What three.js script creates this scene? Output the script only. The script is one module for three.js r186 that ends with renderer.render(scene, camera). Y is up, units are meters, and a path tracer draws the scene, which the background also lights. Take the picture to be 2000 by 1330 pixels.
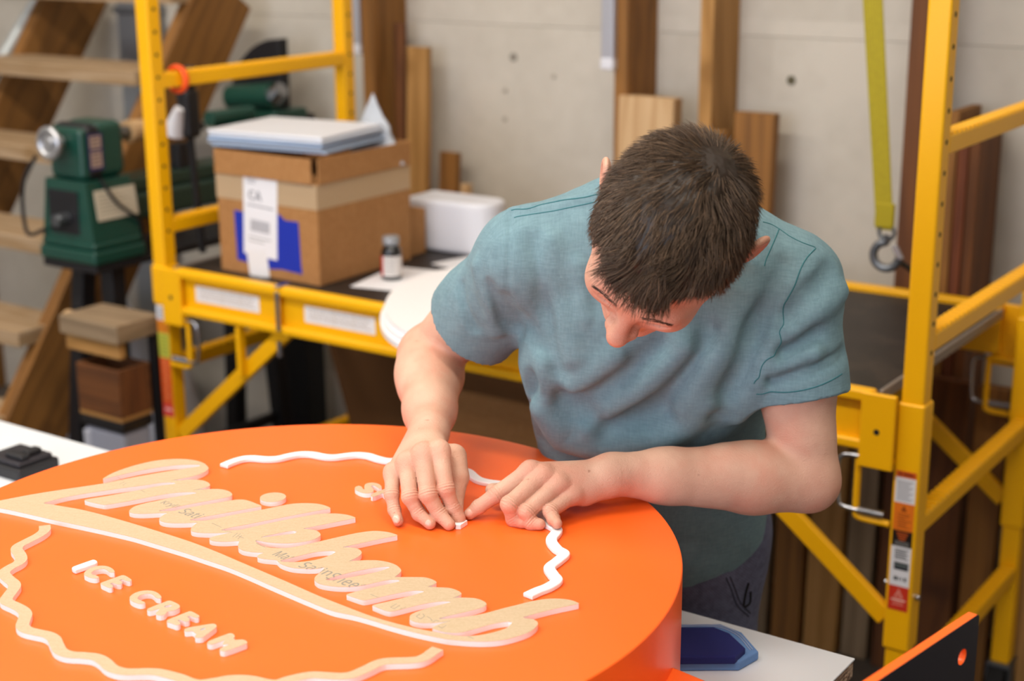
import * as THREE from 'three';
import { RoundedBoxGeometry } from 'three/addons/geometries/RoundedBoxGeometry.js';
import { mergeGeometries, mergeVertices } from 'three/addons/utils/BufferGeometryUtils.js';
import { RectAreaLightUniformsLib } from 'three/addons/lights/RectAreaLightUniformsLib.js';
import { FontLoader } from 'three/addons/loaders/FontLoader.js';
import { TextGeometry } from 'three/addons/geometries/TextGeometry.js';

// ---------------------------------------------------------------- camera, light, exposure
RectAreaLightUniformsLib.init();
const renderer = new THREE.WebGLRenderer({ antialias: true });
renderer.toneMapping = THREE.LinearToneMapping;
renderer.toneMappingExposure = 1.04;
renderer.shadowMap.enabled = true;
const scene = new THREE.Scene();
scene.background = new THREE.Color(0x000000);
const camera = new THREE.PerspectiveCamera(25.17, 2000 / 1330, 0.05, 40);
camera.position.set(0, 1.72, 0);
camera.rotation.order = 'YXZ';
camera.rotation.set(-0.27557, 0, -0.00598);
camera.focus = 1.78;
camera.userData.fStop = 3.5;
scene.add(camera);

// the workshop stands turned to the camera: shop(a, y, b) has a along the back wall, b towards it, y up
const TURN = -0.60352, UX = Math.cos(0.60352), UZ = Math.sin(0.60352), BASE_X = 0.70573, BASE_Z = -2.46318;
const shop = (a, y, b) => new THREE.Vector3(BASE_X + UX * a + UZ * b, y, BASE_Z + UZ * a - UX * b);
const LAMP_Y = 3.05, LAMP_COLOR = 0xfff4e6;
const DAYLIGHT = { color: 0xd8e6ff, power: 3, a: -0.4, y: 1.75, w: 3.2, h: 2.0 };
const LAMPS = [[-2.6, -0.25, 9.5], [-0.9, -0.25, 9.5], [0.8, -0.25, 2], [-2.6, -1.6, 27], [-0.9, -1.6, 27], [0.8, -1.6, 20], [-1.7, -3.4, 16], [0.6, -3.4, 16]];

// ---------------------------------------------------------------- helpers
function rng(seed) { let s = seed >>> 0 || 1; return () => { s = (s + 0x6D2B79F5) >>> 0; let t = s; t = Math.imul(t ^ (t >>> 15), t | 1); t ^= t + Math.imul(t ^ (t >>> 7), t | 61); return ((t ^ (t >>> 14)) >>> 0) / 4294967296; }; }
const hash3 = (x, y, z) => { let h = Math.imul(x, 374761393) ^ Math.imul(y, 668265263) ^ Math.imul(z, 1442695041); h = Math.imul(h ^ (h >>> 13), 1274126177); return ((h ^ (h >>> 16)) >>> 0) / 4294967296; };
function noise3(x, y, z) {
  const i = Math.floor(x), j = Math.floor(y), k = Math.floor(z); let u = x - i, v = y - j, w = z - k;
  u = u * u * (3 - 2 * u); v = v * v * (3 - 2 * v); w = w * w * (3 - 2 * w);
  const L = (a, b, t) => a + (b - a) * t;
  return L(L(L(hash3(i, j, k), hash3(i + 1, j, k), u), L(hash3(i, j + 1, k), hash3(i + 1, j + 1, k), u), v), L(L(hash3(i, j, k + 1), hash3(i + 1, j, k + 1), u), L(hash3(i, j + 1, k + 1), hash3(i + 1, j + 1, k + 1), u), v), w);
}
const fbm = (x, y, z, n = 4) => { let s = 0, a = 0.5, t = 0; for (let o = 0; o < n; o++) { s += a * noise3(x, y, z); t += a; x *= 2.03; y *= 2.03; z *= 2.03; a *= 0.5; } return s / t; };
const clamp = (x, a = 0, b = 1) => Math.min(b, Math.max(a, x));
const lerp = (a, b, t) => a + (b - a) * t;
const used = new Map();
function numbered(n) { const k = used.get(n) ?? 0; used.set(n, k + 1); return k ? n + '_' + String(k).padStart(3, '0') : n; }
function setup(m) { m.castShadow = true; m.receiveShadow = true; return m; }
function geo(g) { if (!Array.isArray(g)) return g; if (g.length === 1) return g[0]; return mergeGeometries(g.map((x) => { const y = x.index ? x.toNonIndexed() : x; for (const k of Object.keys(y.attributes)) if (!['position', 'normal', 'uv'].includes(k)) y.deleteAttribute(k); return y; })); }
function part(name, g, m, parent) { const o = setup(new THREE.Mesh(geo(g), m)); o.name = name; parent.add(o); return o; }
function tag(o, label, category, group) { o.userData.label = label; o.userData.category = category; if (group) o.userData.group = group; return o; }
function thing(name, label, category, group) { const o = new THREE.Group(); o.name = numbered(name); scene.add(o); return tag(o, label, category, group); }
function solo(name, g, m, label, category, group) { const o = setup(new THREE.Mesh(geo(g), m)); o.name = numbered(name); scene.add(o); return tag(o, label, category, group); }
function struct(name, g, m) { const o = setup(new THREE.Mesh(geo(g), m)); o.name = name; o.userData.kind = 'structure'; scene.add(o); return o; }
// a group whose axes follow the workshop: local x = a, local z = -b, at the thing's base
function atShop(o, a, y, b, turn = 0) { o.position.copy(shop(a, y, b)); o.rotation.y = TURN + turn; return o; }
const mv = (g, x, y, z) => g.translate(x, y, z);
function box(w, h, d, x = 0, y = 0, z = 0, r = 0.002) {
  r = Math.min(r, w * 0.45, h * 0.45, d * 0.45);
  const g = r > 0.0003 ? new RoundedBoxGeometry(w, h, d, 1, r) : new THREE.BoxGeometry(w, h, d);
  return mv(g, x, y, z);
}
function bar(p, q, w, h, r = 0.002) { // box beam from p to q, h measured in the vertical plane of the bar
  const a = new THREE.Vector3(...p), b = new THREE.Vector3(...q), d = b.clone().sub(a), L = d.length();
  const g = box(w, h, L, 0, 0, 0, r); const z = d.normalize(), up = Math.abs(z.y) > 0.99 ? new THREE.Vector3(0, 0, 1) : new THREE.Vector3(0, 1, 0);
  const x = new THREE.Vector3().crossVectors(up, z).normalize(), y = new THREE.Vector3().crossVectors(z, x);
  return g.applyMatrix4(new THREE.Matrix4().makeBasis(x, y, z).setPosition(a.add(b).multiplyScalar(0.5)));
}
function rod(p, q, r, r2 = r, n = 14) {
  const a = new THREE.Vector3(...p), b = new THREE.Vector3(...q), d = b.clone().sub(a), L = d.length();
  const g = new THREE.CylinderGeometry(r2, r, L, n); g.applyQuaternion(new THREE.Quaternion().setFromUnitVectors(new THREE.Vector3(0, 1, 0), d.normalize()));
  const c = a.add(b).multiplyScalar(0.5); return mv(g, c.x, c.y, c.z);
}
function tube(pts, r, n = 40, m = 8, closed = false) { return new THREE.TubeGeometry(new THREE.CatmullRomCurve3(pts.map((p) => new THREE.Vector3(...p)), closed, 'centripetal'), n, r, m, closed); }
function grainUV(g, axis, du = 0, dv = 0) { // uv in metres, v along the grain axis
  if (g.index) g = g.toNonIndexed();
  const P = g.attributes.position, N = g.attributes.normal, uv = new Float32Array(P.count * 2);
  for (let t = 0; t < P.count; t += 3) {
    let nx = 0, ny = 0, nz = 0; for (let i = t; i < t + 3; i++) { nx += N.getX(i); ny += N.getY(i); nz += N.getZ(i); }
    const n = [Math.abs(nx), Math.abs(ny), Math.abs(nz)], k = n.indexOf(Math.max(...n)), o = [0, 1, 2].filter((x) => x !== k), v = o.includes(axis) ? axis : o[1], u = o[0] === v ? o[1] : o[0];
    for (let i = t; i < t + 3; i++) { uv[2 * i] = P.getComponent(i, u) + du + k * 0.37; uv[2 * i + 1] = P.getComponent(i, v) + dv; }
  }
  g.setAttribute('uv', new THREE.BufferAttribute(uv, 2)); return g;
}
function tex(w, h, f, sizeU, sizeV, color = true) {
  const d = new Uint8Array(w * h * 4);
  for (let j = 0; j < h; j++) for (let i = 0; i < w; i++) { const c = f(i / w, j / h); for (let k = 0; k < 3; k++) d[(j * w + i) * 4 + k] = clamp(c[k] ?? c[0], 0, 1) * 255; d[(j * w + i) * 4 + 3] = 255; }
  const t = new THREE.DataTexture(d, w, h); t.wrapS = t.wrapT = THREE.RepeatWrapping; t.magFilter = THREE.LinearFilter; t.minFilter = THREE.LinearMipmapLinearFilter; t.generateMipmaps = true;
  if (color) t.colorSpace = THREE.SRGBColorSpace; t.repeat.set(1 / sizeU, 1 / sizeV); t.needsUpdate = true; return t;
}
const rgb = (h) => [(h >> 16 & 255) / 255, (h >> 8 & 255) / 255, (h & 255) / 255];
const mix3 = (a, b, t) => [lerp(a[0], b[0], t), lerp(a[1], b[1], t), lerp(a[2], b[2], t)];
function woodMat(c1, c2, seed, rough = 0.7) {
  const A = rgb(c1), B = rgb(c2);
  const map = tex(160, 640, (u, v) => {
    const s = Math.sin(Math.PI * 2 * u), c = Math.cos(Math.PI * 2 * u), sv = Math.sin(Math.PI * 2 * v), cv = Math.cos(Math.PI * 2 * v);
    const warp = fbm(s * 0.7 + seed, c * 0.7 + cv * 0.6, sv * 0.6 + 3, 3);
    const ring = 0.5 + 0.5 * Math.sin((u * 5 + warp * 2.6) * Math.PI * 2), fine = fbm(s * 9 + seed, c * 9 + sv * 0.9, cv * 0.9 + 7, 3);
    const kx = (u - 0.31 - 0.3 * (seed % 2)) * 3.2, ky = (v - 0.62) * 16, knot = Math.exp(-(kx * kx + ky * ky) * 14);
    return mix3(A, B, clamp(0.15 + 0.45 * ring * ring + 0.7 * (fine - 0.4) + knot * 0.8));
  }, 0.32, 1.5);
  return new THREE.MeshStandardMaterial({ map, roughness: rough });
}
const std = (color, roughness = 0.6, metalness = 0, extra = {}) => new THREE.MeshStandardMaterial({ color, roughness, metalness, ...extra });
const phys = (color, roughness, extra) => new THREE.MeshPhysicalMaterial({ color, roughness, ...extra });
function canvasMat(w, h, draw, rough = 0.6, extra = {}) {
  const c = document.createElement('canvas'); c.width = w; c.height = h; const x = c.getContext('2d'); draw(x, w, h);
  const t = new THREE.CanvasTexture(c); t.colorSpace = THREE.SRGBColorSpace; return new THREE.MeshStandardMaterial({ map: t, roughness: rough, ...extra });
}
// a thin sheet in the local xy plane facing +z, uv 0..1 over its whole face, with thickness t
function sheet(w, h, t = 0.0006) { const g = new THREE.BoxGeometry(w, h, t); const P = g.attributes.position, uv = g.attributes.uv; for (let i = 0; i < P.count; i++) uv.setXY(i, P.getX(i) / w + 0.5, P.getY(i) / h + 0.5); return g; }

const M = {
  yellow: phys(0xf2b200, 0.42, { clearcoat: 0.12, clearcoatRoughness: 0.25, specularIntensity: 0.7 }),
  chrome: std(0xb9bcc2, 0.25, 1), steel: std(0x777c82, 0.4, 0.9), black: std(0x16161a, 0.5), rubber: std(0x121214, 0.85), dark: std(0x0b0b0d, 0.9),
  orange: phys(0xff6a20, 0.42, { clearcoat: 0.22, clearcoatRoughness: 0.2, specularIntensity: 0.5 }),
  white: phys(0xf4f2f3, 0.35, { clearcoat: 0.2, clearcoatRoughness: 0.2 }),
  paper: std(0xe9e9ec, 0.8), green: phys(0x0b4236, 0.4, { clearcoat: 0.3, clearcoatRoughness: 0.3 }),
  pine: woodMat(0xb7894e, 0x8d632c, 11), fir: woodMat(0x96662c, 0x6b4519, 22), pale: woodMat(0xcfae84, 0xb08a5c, 33), brown: woodMat(0x76471f, 0x4f2c11, 44), red: woodMat(0x7d4220, 0x532711, 55), tread: woodMat(0xb39a7c, 0x8f7049, 88), grey: woodMat(0x9a8468, 0x6f5b43, 66),
};
function plank(w, h, d, m) { // a board with grain along its longest side, uv shifted so that boards differ
  const s = [w, h, d], ax = s.indexOf(Math.max(...s)); const k = plank.n = (plank.n ?? 0) + 1;
  return grainUV(box(w, h, d, 0, 0, 0, 0.0025), ax, k * 0.137, k * 0.413);
}
// ---------------------------------------------------------------- the room
{
  const wallTex = tex(512, 512, (u, v) => { const n = fbm(u * 9, v * 9, 1, 4), f = fbm(u * 60, v * 60, 5, 2), b = fbm(u * 3 + 4, v * 5, 9, 3); return mix3([0.80, 0.775, 0.725], [0.68, 0.65, 0.595], clamp(0.55 * (n - 0.3) + 0.5 * (b - 0.35) + 0.25 * (f - 0.5))); }, 1.9, 1.9);
  const wallMat = new THREE.MeshStandardMaterial({ map: wallTex, roughness: 0.85 });
  const plain = std(0xb9b4ab, 0.9);
  const floorTex = tex(512, 512, (u, v) => { const n = fbm(u * 12, v * 12, 2, 5), s = fbm(u * 40, v * 40, 8, 2); return mix3([0.40, 0.37, 0.34], [0.25, 0.23, 0.21], clamp(n * 0.9 + 0.3 * (s - 0.5))); }, 2.2, 2.2);
  const floorMat = new THREE.MeshStandardMaterial({ map: floorTex, roughness: 0.75 });
  const A0 = -4.6, A1 = 2.6, B0 = -4.6, B1 = 1.02, H = 3.3, ca = (A0 + A1) / 2, cb = (B0 + B1) / 2, w = A1 - A0, d = B1 - B0;
  const place = (name, g, m, a, y, b) => atShop(struct(name, g, m), a, y, b);
  const floor = place('floor', grainUV(box(w + 0.3, 0.15, d + 0.3, 0, -0.075, 0, 0), 0), floorMat, ca, 0, cb);
  place('ceiling', box(w + 0.3, 0.12, d + 0.3, 0, 0.06, 0, 0), std(0xd2cec6, 0.9), ca, H, cb);
  const back = place('wall_back', box(w + 0.3, H, 0.05, 0, H / 2, -0.075, 0), plain, ca, 0, B1);
  // plywood panels of the back wall, with their joints; local z = 0 is the panel face
  const panels = [[-4.6, -3.18], [-3.18, -1.95], [-1.95, -1.13], [-1.13, -0.36], [-0.36, 0.86], [0.86, 2.6]];
  let n = 0;
  for (const [p0, p1] of panels) for (const [y0, y1] of [[0, 1.42], [1.42, 2.64], [2.64, 3.3]]) { n++;
    const g = grainUV(box(p1 - p0 - 0.0012, y1 - y0 - 0.0012, 0.049, 0, 0, 0, 0), 1, n * 0.31, n * 0.57); g.translate((p0 + p1) / 2 - ca, (y0 + y1) / 2, -0.025); part('wall_panel', g, wallMat, back); }
  // nail heads, knots and plugged holes in the panels
  for (const [a, y, r, m] of [[-1.55, 1.335, 0.011, 0x8a8378], [-1.578, 1.243, 0.007, 0xa79f92], [-1.58, 1.165, 0.007, 0xa79f92], [-0.735, 1.318, 0.011, 0x5c5640], [-1.42, 1.29, 0.006, 0xa9a294]]) { const g = new THREE.CylinderGeometry(r, r, 0.003, 14).rotateX(Math.PI / 2); g.translate(a - ca, y, 0.001); part('wall_plug', g, std(m, 0.9), back); }
  place('wall_left', box(0.15, H, d, 0, H / 2, 0, 0), plain, A0 - 0.075, 0, cb);
  place('wall_right', box(0.15, H, d, 0, H / 2, 0, 0), plain, A1 + 0.075, 0, cb);
  // front wall behind the camera with a wide translucent daylight window
  const { a: wa, y: wy, w: ww, h: wh } = DAYLIGHT, wx = wa - ca, L0 = -w / 2 - 0.15, L1 = w / 2 + 0.15;
  place('wall_front', [box(wx - ww / 2 - L0, H, 0.15, (wx - ww / 2 + L0) / 2, H / 2, 0, 0), box(L1 - wx - ww / 2, H, 0.15, (wx + ww / 2 + L1) / 2, H / 2, 0, 0), box(ww, wy - wh / 2, 0.15, wx, (wy - wh / 2) / 2, 0, 0), box(ww, H - wy - wh / 2, 0.15, wx, (H + wy + wh / 2) / 2, 0, 0)], plain, ca, 0, B0 - 0.075);
  const win = place('window_1', [box(ww, 0.06, 0.08, 0, wh / 2 - 0.03, 0, 0.004), box(ww, 0.06, 0.08, 0, -wh / 2 + 0.03, 0, 0.004), ...[-1, -0.333, 0.333, 1].map((q) => box(0.06, wh, 0.08, q * (ww / 2 - 0.03), 0, 0, 0.004))], std(0xd8d8d6, 0.5), wa, wy, B0 - 0.075);
  for (const q of [-1, 0, 1]) part('window_pane', box(ww / 3 - 0.06, wh - 0.12, 0.01, q * ww / 3, 0, 0, 0), new THREE.MeshStandardMaterial({ color: 0xffffff, emissive: DAYLIGHT.color, emissiveIntensity: 1.6, roughness: 0.7 }), win);
  const sun = new THREE.RectAreaLight(DAYLIGHT.color, DAYLIGHT.power, ww - 0.1, wh - 0.12); sun.position.set(0, 0, -0.05); sun.name = 'window_light'; win.add(sun);
  // studs standing proud of the wall
  let k = 0;
  for (const [a, m, wd, dp] of [[-1.935, M.fir, 0.042, 0.15], [-1.125, M.fir, 0.038, 0.15], [-0.895, M.pine, 0.036, 0.14], [-0.365, M.brown, 0.04, 0.17], [0.5, M.fir, 0.04, 0.15], [1.3, M.fir, 0.04, 0.15], [-3.9, M.fir, 0.04, 0.15]]) { k++;
    place('trim_' + k, mv(plank(wd, H, dp, 0), 0, H / 2, 0), m, a, 0, B1 - dp / 2); }

  // ceiling lamps: a white trough with a glowing diffuser and an area light just under it
  LAMPS.forEach(([a, b, power], i) => {
    const t = atShop(thing('ceiling_lamp', 'long white ceiling strip lamp above the workshop, ' + ['far left', 'far middle', 'far right', 'middle left', 'middle centre', 'middle right', 'near left', 'near right'][i] + ' one', 'lamp', 'ceiling strip lamps'), a, LAMP_Y, b);
    part('housing', box(1.26, 0.06, 0.34, 0, 0.035, 0, 0.01), std(0xe8e8e6, 0.5), t);
    part('diffuser', box(1.2, 0.012, 0.28, 0, 0.0, 0, 0.004), new THREE.MeshStandardMaterial({ color: 0xffffff, emissive: LAMP_COLOR, emissiveIntensity: 2.2, roughness: 0.6 }), t);
    for (const x of [-0.5, 0.5]) part('hanger', rod([x, 0.065, 0], [x, 3.3 - LAMP_Y, 0], 0.004), M.steel, t);
    const l = new THREE.RectAreaLight(LAMP_COLOR, power, 1.2, 0.28); l.position.set(0, -0.012, 0); l.rotation.x = -Math.PI / 2; l.name = 'lamp_light'; t.add(l);
  });
}
const WORD=[[-0.415,-0.1299],[-0.4055,-0.1357],[-0.3841,-0.1491],[-0.3514,-0.1686],[-0.3106,-0.1881],[-0.2687,-0.2068],[-0.2293,-0.2314],[-0.1931,-0.2504],[-0.1571,-0.2672],[-0.1565,-0.2711],[-0.1584,-0.2738],[-0.1776,-0.2738],[-0.1973,-0.2698],[-0.234,-0.2515],[-0.2732,-0.222],[-0.2738,-0.2242],[-0.2672,-0.2422],[-0.2562,-0.2592],[-0.2399,-0.2764],[-0.2222,-0.2893],[-0.2029,-0.2959],[-0.1822,-0.2962],[-0.165,-0.2899],[-0.1526,-0.2792],[-0.1446,-0.266],[-0.1428,-0.2602],[-0.1439,-0.25],[-0.1498,-0.2385],[-0.1583,-0.2302],[-0.1716,-0.2218],[-0.1835,-0.2162],[-0.1705,-0.2164],[-0.1559,-0.2182],[-0.1434,-0.216],[-0.134,-0.2088],[-0.1297,-0.2008],[-0.1294,-0.195],[-0.1351,-0.1884],[-0.1412,-0.1844],[-0.1479,-0.1809],[-0.134,-0.1828],[-0.1195,-0.1846],[-0.1093,-0.1824],[-0.1002,-0.1757],[-0.0952,-0.1671],[-0.0945,-0.1618],[-0.097,-0.1575],[-0.1039,-0.1527],[-0.1216,-0.1437],[-0.1477,-0.1294],[-0.1648,-0.1195],[-0.1757,-0.1126],[-0.1748,-0.1105],[-0.1581,-0.1107],[-0.1454,-0.1185],[-0.1194,-0.132],[-0.1005,-0.1411],[-0.0872,-0.1469],[-0.0775,-0.1471],[-0.0691,-0.1426],[-0.0601,-0.1346],[-0.0516,-0.1265],[-0.0515,-0.1243],[-0.0632,-0.1182],[-0.0893,-0.1048],[-0.1123,-0.093],[-0.1316,-0.083],[-0.1308,-0.0807],[-0.114,-0.0789],[-0.0958,-0.0883],[-0.0788,-0.0984],[-0.0493,-0.113],[-0.026,-0.1264],[-0.0124,-0.1327],[0.0018,-0.1341],[0.0164,-0.1322],[0.0266,-0.1269],[0.0352,-0.1183],[0.0355,-0.116],[0.0238,-0.1105],[-0.0204,-0.0876],[-0.0636,-0.0642],[-0.0789,-0.0566],[-0.0875,-0.0503],[-0.0867,-0.0483],[-0.0692,-0.0488],[-0.0632,-0.0511],[-0.0447,-0.0626],[-0.019,-0.0779],[0.0073,-0.0909],[0.0234,-0.0981],[0.044,-0.0994],[0.0587,-0.095],[0.0694,-0.0865],[0.0696,-0.0843],[0.047,-0.072],[0.0251,-0.0604],[0.0104,-0.0531],[0.0115,-0.0515],[0.02,-0.0498],[0.0279,-0.045],[0.0326,-0.0367],[0.0333,-0.031],[0.0305,-0.0241],[0.024,-0.0174],[0.013,-0.0118],[-0.0001,-0.0087],[-0.0137,-0.0092],[-0.0277,-0.0124],[-0.0355,-0.016],[-0.0408,-0.0181],[-0.041,-0.0154],[-0.0358,-0.0069],[-0.0298,-0.0013],[-0.0208,0.0038],[-0.0115,0.0052],[0.0017,0.0041],[0.0186,-0.004],[0.0322,-0.0123],[0.0661,-0.0329],[0.0838,-0.0413],[0.0974,-0.0442],[0.1114,-0.0409],[0.121,-0.0347],[0.1246,-0.0311],[0.1246,-0.0294],[0.104,-0.0192],[0.0782,-0.0047],[0.0633,0.0032],[0.0656,0.0045],[0.0747,0.0052],[0.0822,0.0091],[0.0865,0.0168],[0.0868,0.0235],[0.0842,0.031],[0.0788,0.0385],[0.0744,0.0431],[0.0827,0.0421],[0.0957,0.0408],[0.109,0.042],[0.1226,0.0486],[0.1302,0.0561],[0.1352,0.0657],[0.1361,0.0708],[0.1343,0.078],[0.1298,0.0868],[0.1384,0.0871],[0.1511,0.0873],[0.1641,0.0886],[0.1729,0.0948],[0.1771,0.1019],[0.1735,0.1076],[0.1679,0.1128],[0.1793,0.1143],[0.192,0.1163],[0.2015,0.1233],[0.2055,0.1309],[0.2036,0.1349],[0.1963,0.1414],[0.2095,0.1407],[0.222,0.1432],[0.2304,0.1505],[0.233,0.1572],[0.2306,0.1627],[0.2226,0.1691],[0.2065,0.1781],[0.1906,0.1859],[0.1836,0.1902],[0.1842,0.1921],[0.1948,0.1908],[0.2108,0.1868],[0.2229,0.1828],[0.2332,0.1781],[0.2495,0.1681],[0.2658,0.1591],[0.2824,0.15],[0.2989,0.1449],[0.3113,0.1447],[0.3236,0.1486],[0.3316,0.156],[0.3311,0.1575],[0.3065,0.1689],[0.29,0.1779],[0.2713,0.1885],[0.2737,0.191],[0.2817,0.1934],[0.2864,0.1995],[0.2867,0.2057],[0.2838,0.2136],[0.2774,0.2231],[0.2655,0.2324],[0.2498,0.2407],[0.2342,0.2434],[0.2186,0.2428],[0.2029,0.2401],[0.1927,0.2375],[0.1606,0.2227],[0.1358,0.2085],[0.1105,0.1921],[0.0934,0.1822],[0.0708,0.1717],[0.0436,0.1496],[0.0154,0.125],[-0.0103,0.1022],[-0.0302,0.0841],[-0.0604,0.0583],[-0.0905,0.0367],[-0.118,0.0169],[-0.1596,-0.0105],[-0.1914,-0.0307],[-0.2442,-0.0582],[-0.2977,-0.084],[-0.3423,-0.1073],[-0.3758,-0.1232],[-0.404,-0.1314],[-0.4146,-0.1285]];
const WORD_HOLES=[[[-0.3267,-0.1401],[-0.3006,-0.1616],[-0.2568,-0.1823],[-0.212,-0.1997],[-0.1939,-0.2076],[-0.1788,-0.2084],[-0.175,-0.2062],[-0.1758,-0.2034],[-0.1917,-0.1975],[-0.2177,-0.1817],[-0.2519,-0.163],[-0.2769,-0.1506],[-0.2775,-0.1482],[-0.2677,-0.1412],[-0.2503,-0.1327],[-0.2464,-0.1323],[-0.2271,-0.1412],[-0.1933,-0.1604],[-0.1757,-0.1693],[-0.1568,-0.1739],[-0.1453,-0.1736],[-0.1411,-0.1717],[-0.1425,-0.1691],[-0.1546,-0.1633],[-0.1725,-0.1543],[-0.1849,-0.1455],[-0.1976,-0.1378],[-0.2088,-0.1278],[-0.2122,-0.1177],[-0.2125,-0.1107],[-0.2096,-0.1065],[-0.2031,-0.1031],[-0.1896,-0.1022],[-0.1757,-0.104],[-0.1635,-0.1048],[-0.1676,-0.0971],[-0.1694,-0.0885],[-0.1693,-0.0836],[-0.1651,-0.0776],[-0.1587,-0.0738],[-0.1498,-0.0717],[-0.1358,-0.0716],[-0.1204,-0.0733],[-0.1222,-0.0684],[-0.1247,-0.0577],[-0.1242,-0.0506],[-0.1214,-0.0459],[-0.1142,-0.0422],[-0.1019,-0.0404],[-0.0837,-0.0409],[-0.0723,-0.0431],[-0.0819,-0.0373],[-0.0925,-0.0306],[-0.0962,-0.026],[-0.0963,-0.0215],[-0.0909,-0.0169],[-0.0777,-0.0144],[-0.0604,-0.0166],[-0.06,-0.0107],[-0.0592,-0.0017],[-0.0568,0.005],[-0.0509,0.0117],[-0.0413,0.0158],[-0.032,0.0177],[-0.0258,0.0175],[-0.0309,0.0241],[-0.032,0.0284],[-0.0306,0.0317],[-0.0238,0.0357],[-0.0156,0.0378],[-0.0083,0.0396],[-0.0059,0.0436],[-0.0025,0.0492],[0.0045,0.0556],[0.014,0.061],[0.0273,0.0637],[0.0402,0.0636],[0.0493,0.0596],[0.0459,0.0726],[0.042,0.0828],[0.0412,0.0909],[0.0423,0.0949],[0.0478,0.103],[0.057,0.1081],[0.0683,0.1113],[0.081,0.1119],[0.0935,0.1097],[0.1056,0.1038],[0.1178,0.097],[0.1261,0.0941],[0.134,0.0945],[0.1364,0.0965],[0.1354,0.0986],[0.1227,0.1061],[0.1065,0.1146],[0.0946,0.1214],[0.0816,0.1302],[0.0811,0.1321],[0.0922,0.1407],[0.0997,0.1456],[0.103,0.1457],[0.1142,0.1404],[0.1301,0.1317],[0.1463,0.1245],[0.1546,0.1223],[0.1628,0.1232],[0.1647,0.1245],[0.1635,0.1264],[0.1513,0.1352],[0.1311,0.147],[0.1122,0.1571],[0.1114,0.1589],[0.1248,0.1705],[0.1304,0.1735],[0.1331,0.1734],[0.1372,0.1719],[0.1489,0.1653],[0.1648,0.1562],[0.181,0.1504],[0.1916,0.1498],[0.1946,0.1509],[0.1934,0.1526],[0.1814,0.1593],[0.1695,0.1666],[0.1593,0.1746],[0.154,0.181],[0.1528,0.1882],[0.154,0.1936],[0.1591,0.1982],[0.1656,0.201],[0.1753,0.2011],[0.1872,0.1994],[0.1966,0.1958],[0.1912,0.1994],[0.1834,0.2046],[0.1783,0.2114],[0.1784,0.2142],[0.1905,0.2217],[0.1961,0.2234],[0.2024,0.2237],[0.2102,0.2222],[0.2257,0.2128],[0.2415,0.2033],[0.2536,0.1992],[0.258,0.199],[0.26,0.2002],[0.2592,0.2045],[0.2536,0.214],[0.2417,0.2226],[0.2262,0.2293],[0.2151,0.231],[0.2041,0.2301],[0.1922,0.2261],[0.1786,0.2206],[0.1599,0.2123],[0.135,0.1987],[0.1095,0.1817],[0.0773,0.1558],[0.0498,0.1327],[0.0151,0.1007],[-0.0146,0.0741],[-0.0553,0.0378],[-0.0777,0.0176],[-0.1148,-0.0131],[-0.1688,-0.0514],[-0.2234,-0.0877],[-0.2683,-0.1146],[-0.3101,-0.1326],[-0.3257,-0.1388]],[[-0.0369,-0.0274],[-0.0223,-0.0364],[-0.0094,-0.0432],[-0.0006,-0.0459],[0.0038,-0.0433],[0.0027,-0.0391],[0.0006,-0.0372],[-0.0169,-0.0313],[-0.0349,-0.0265]],[[-0.0038,0.04],[0.0059,0.0344],[0.0221,0.0238],[0.0345,0.0169],[0.0476,0.0142],[0.0544,0.0147],[0.057,0.0167],[0.0556,0.0201],[0.0524,0.0253],[0.0413,0.0358],[0.0289,0.0421],[0.0161,0.0448],[0.0018,0.0443],[-0.0025,0.0428]],[[0.0539,0.0924],[0.0613,0.086],[0.0814,0.0731],[0.1021,0.0631],[0.1188,0.0589],[0.1229,0.0598],[0.1214,0.0627],[0.1155,0.0684],[0.1032,0.0765],[0.0737,0.09],[0.0621,0.0944],[0.0559,0.0943]]];
const DOT=[-0.0413,-0.1548];
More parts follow.
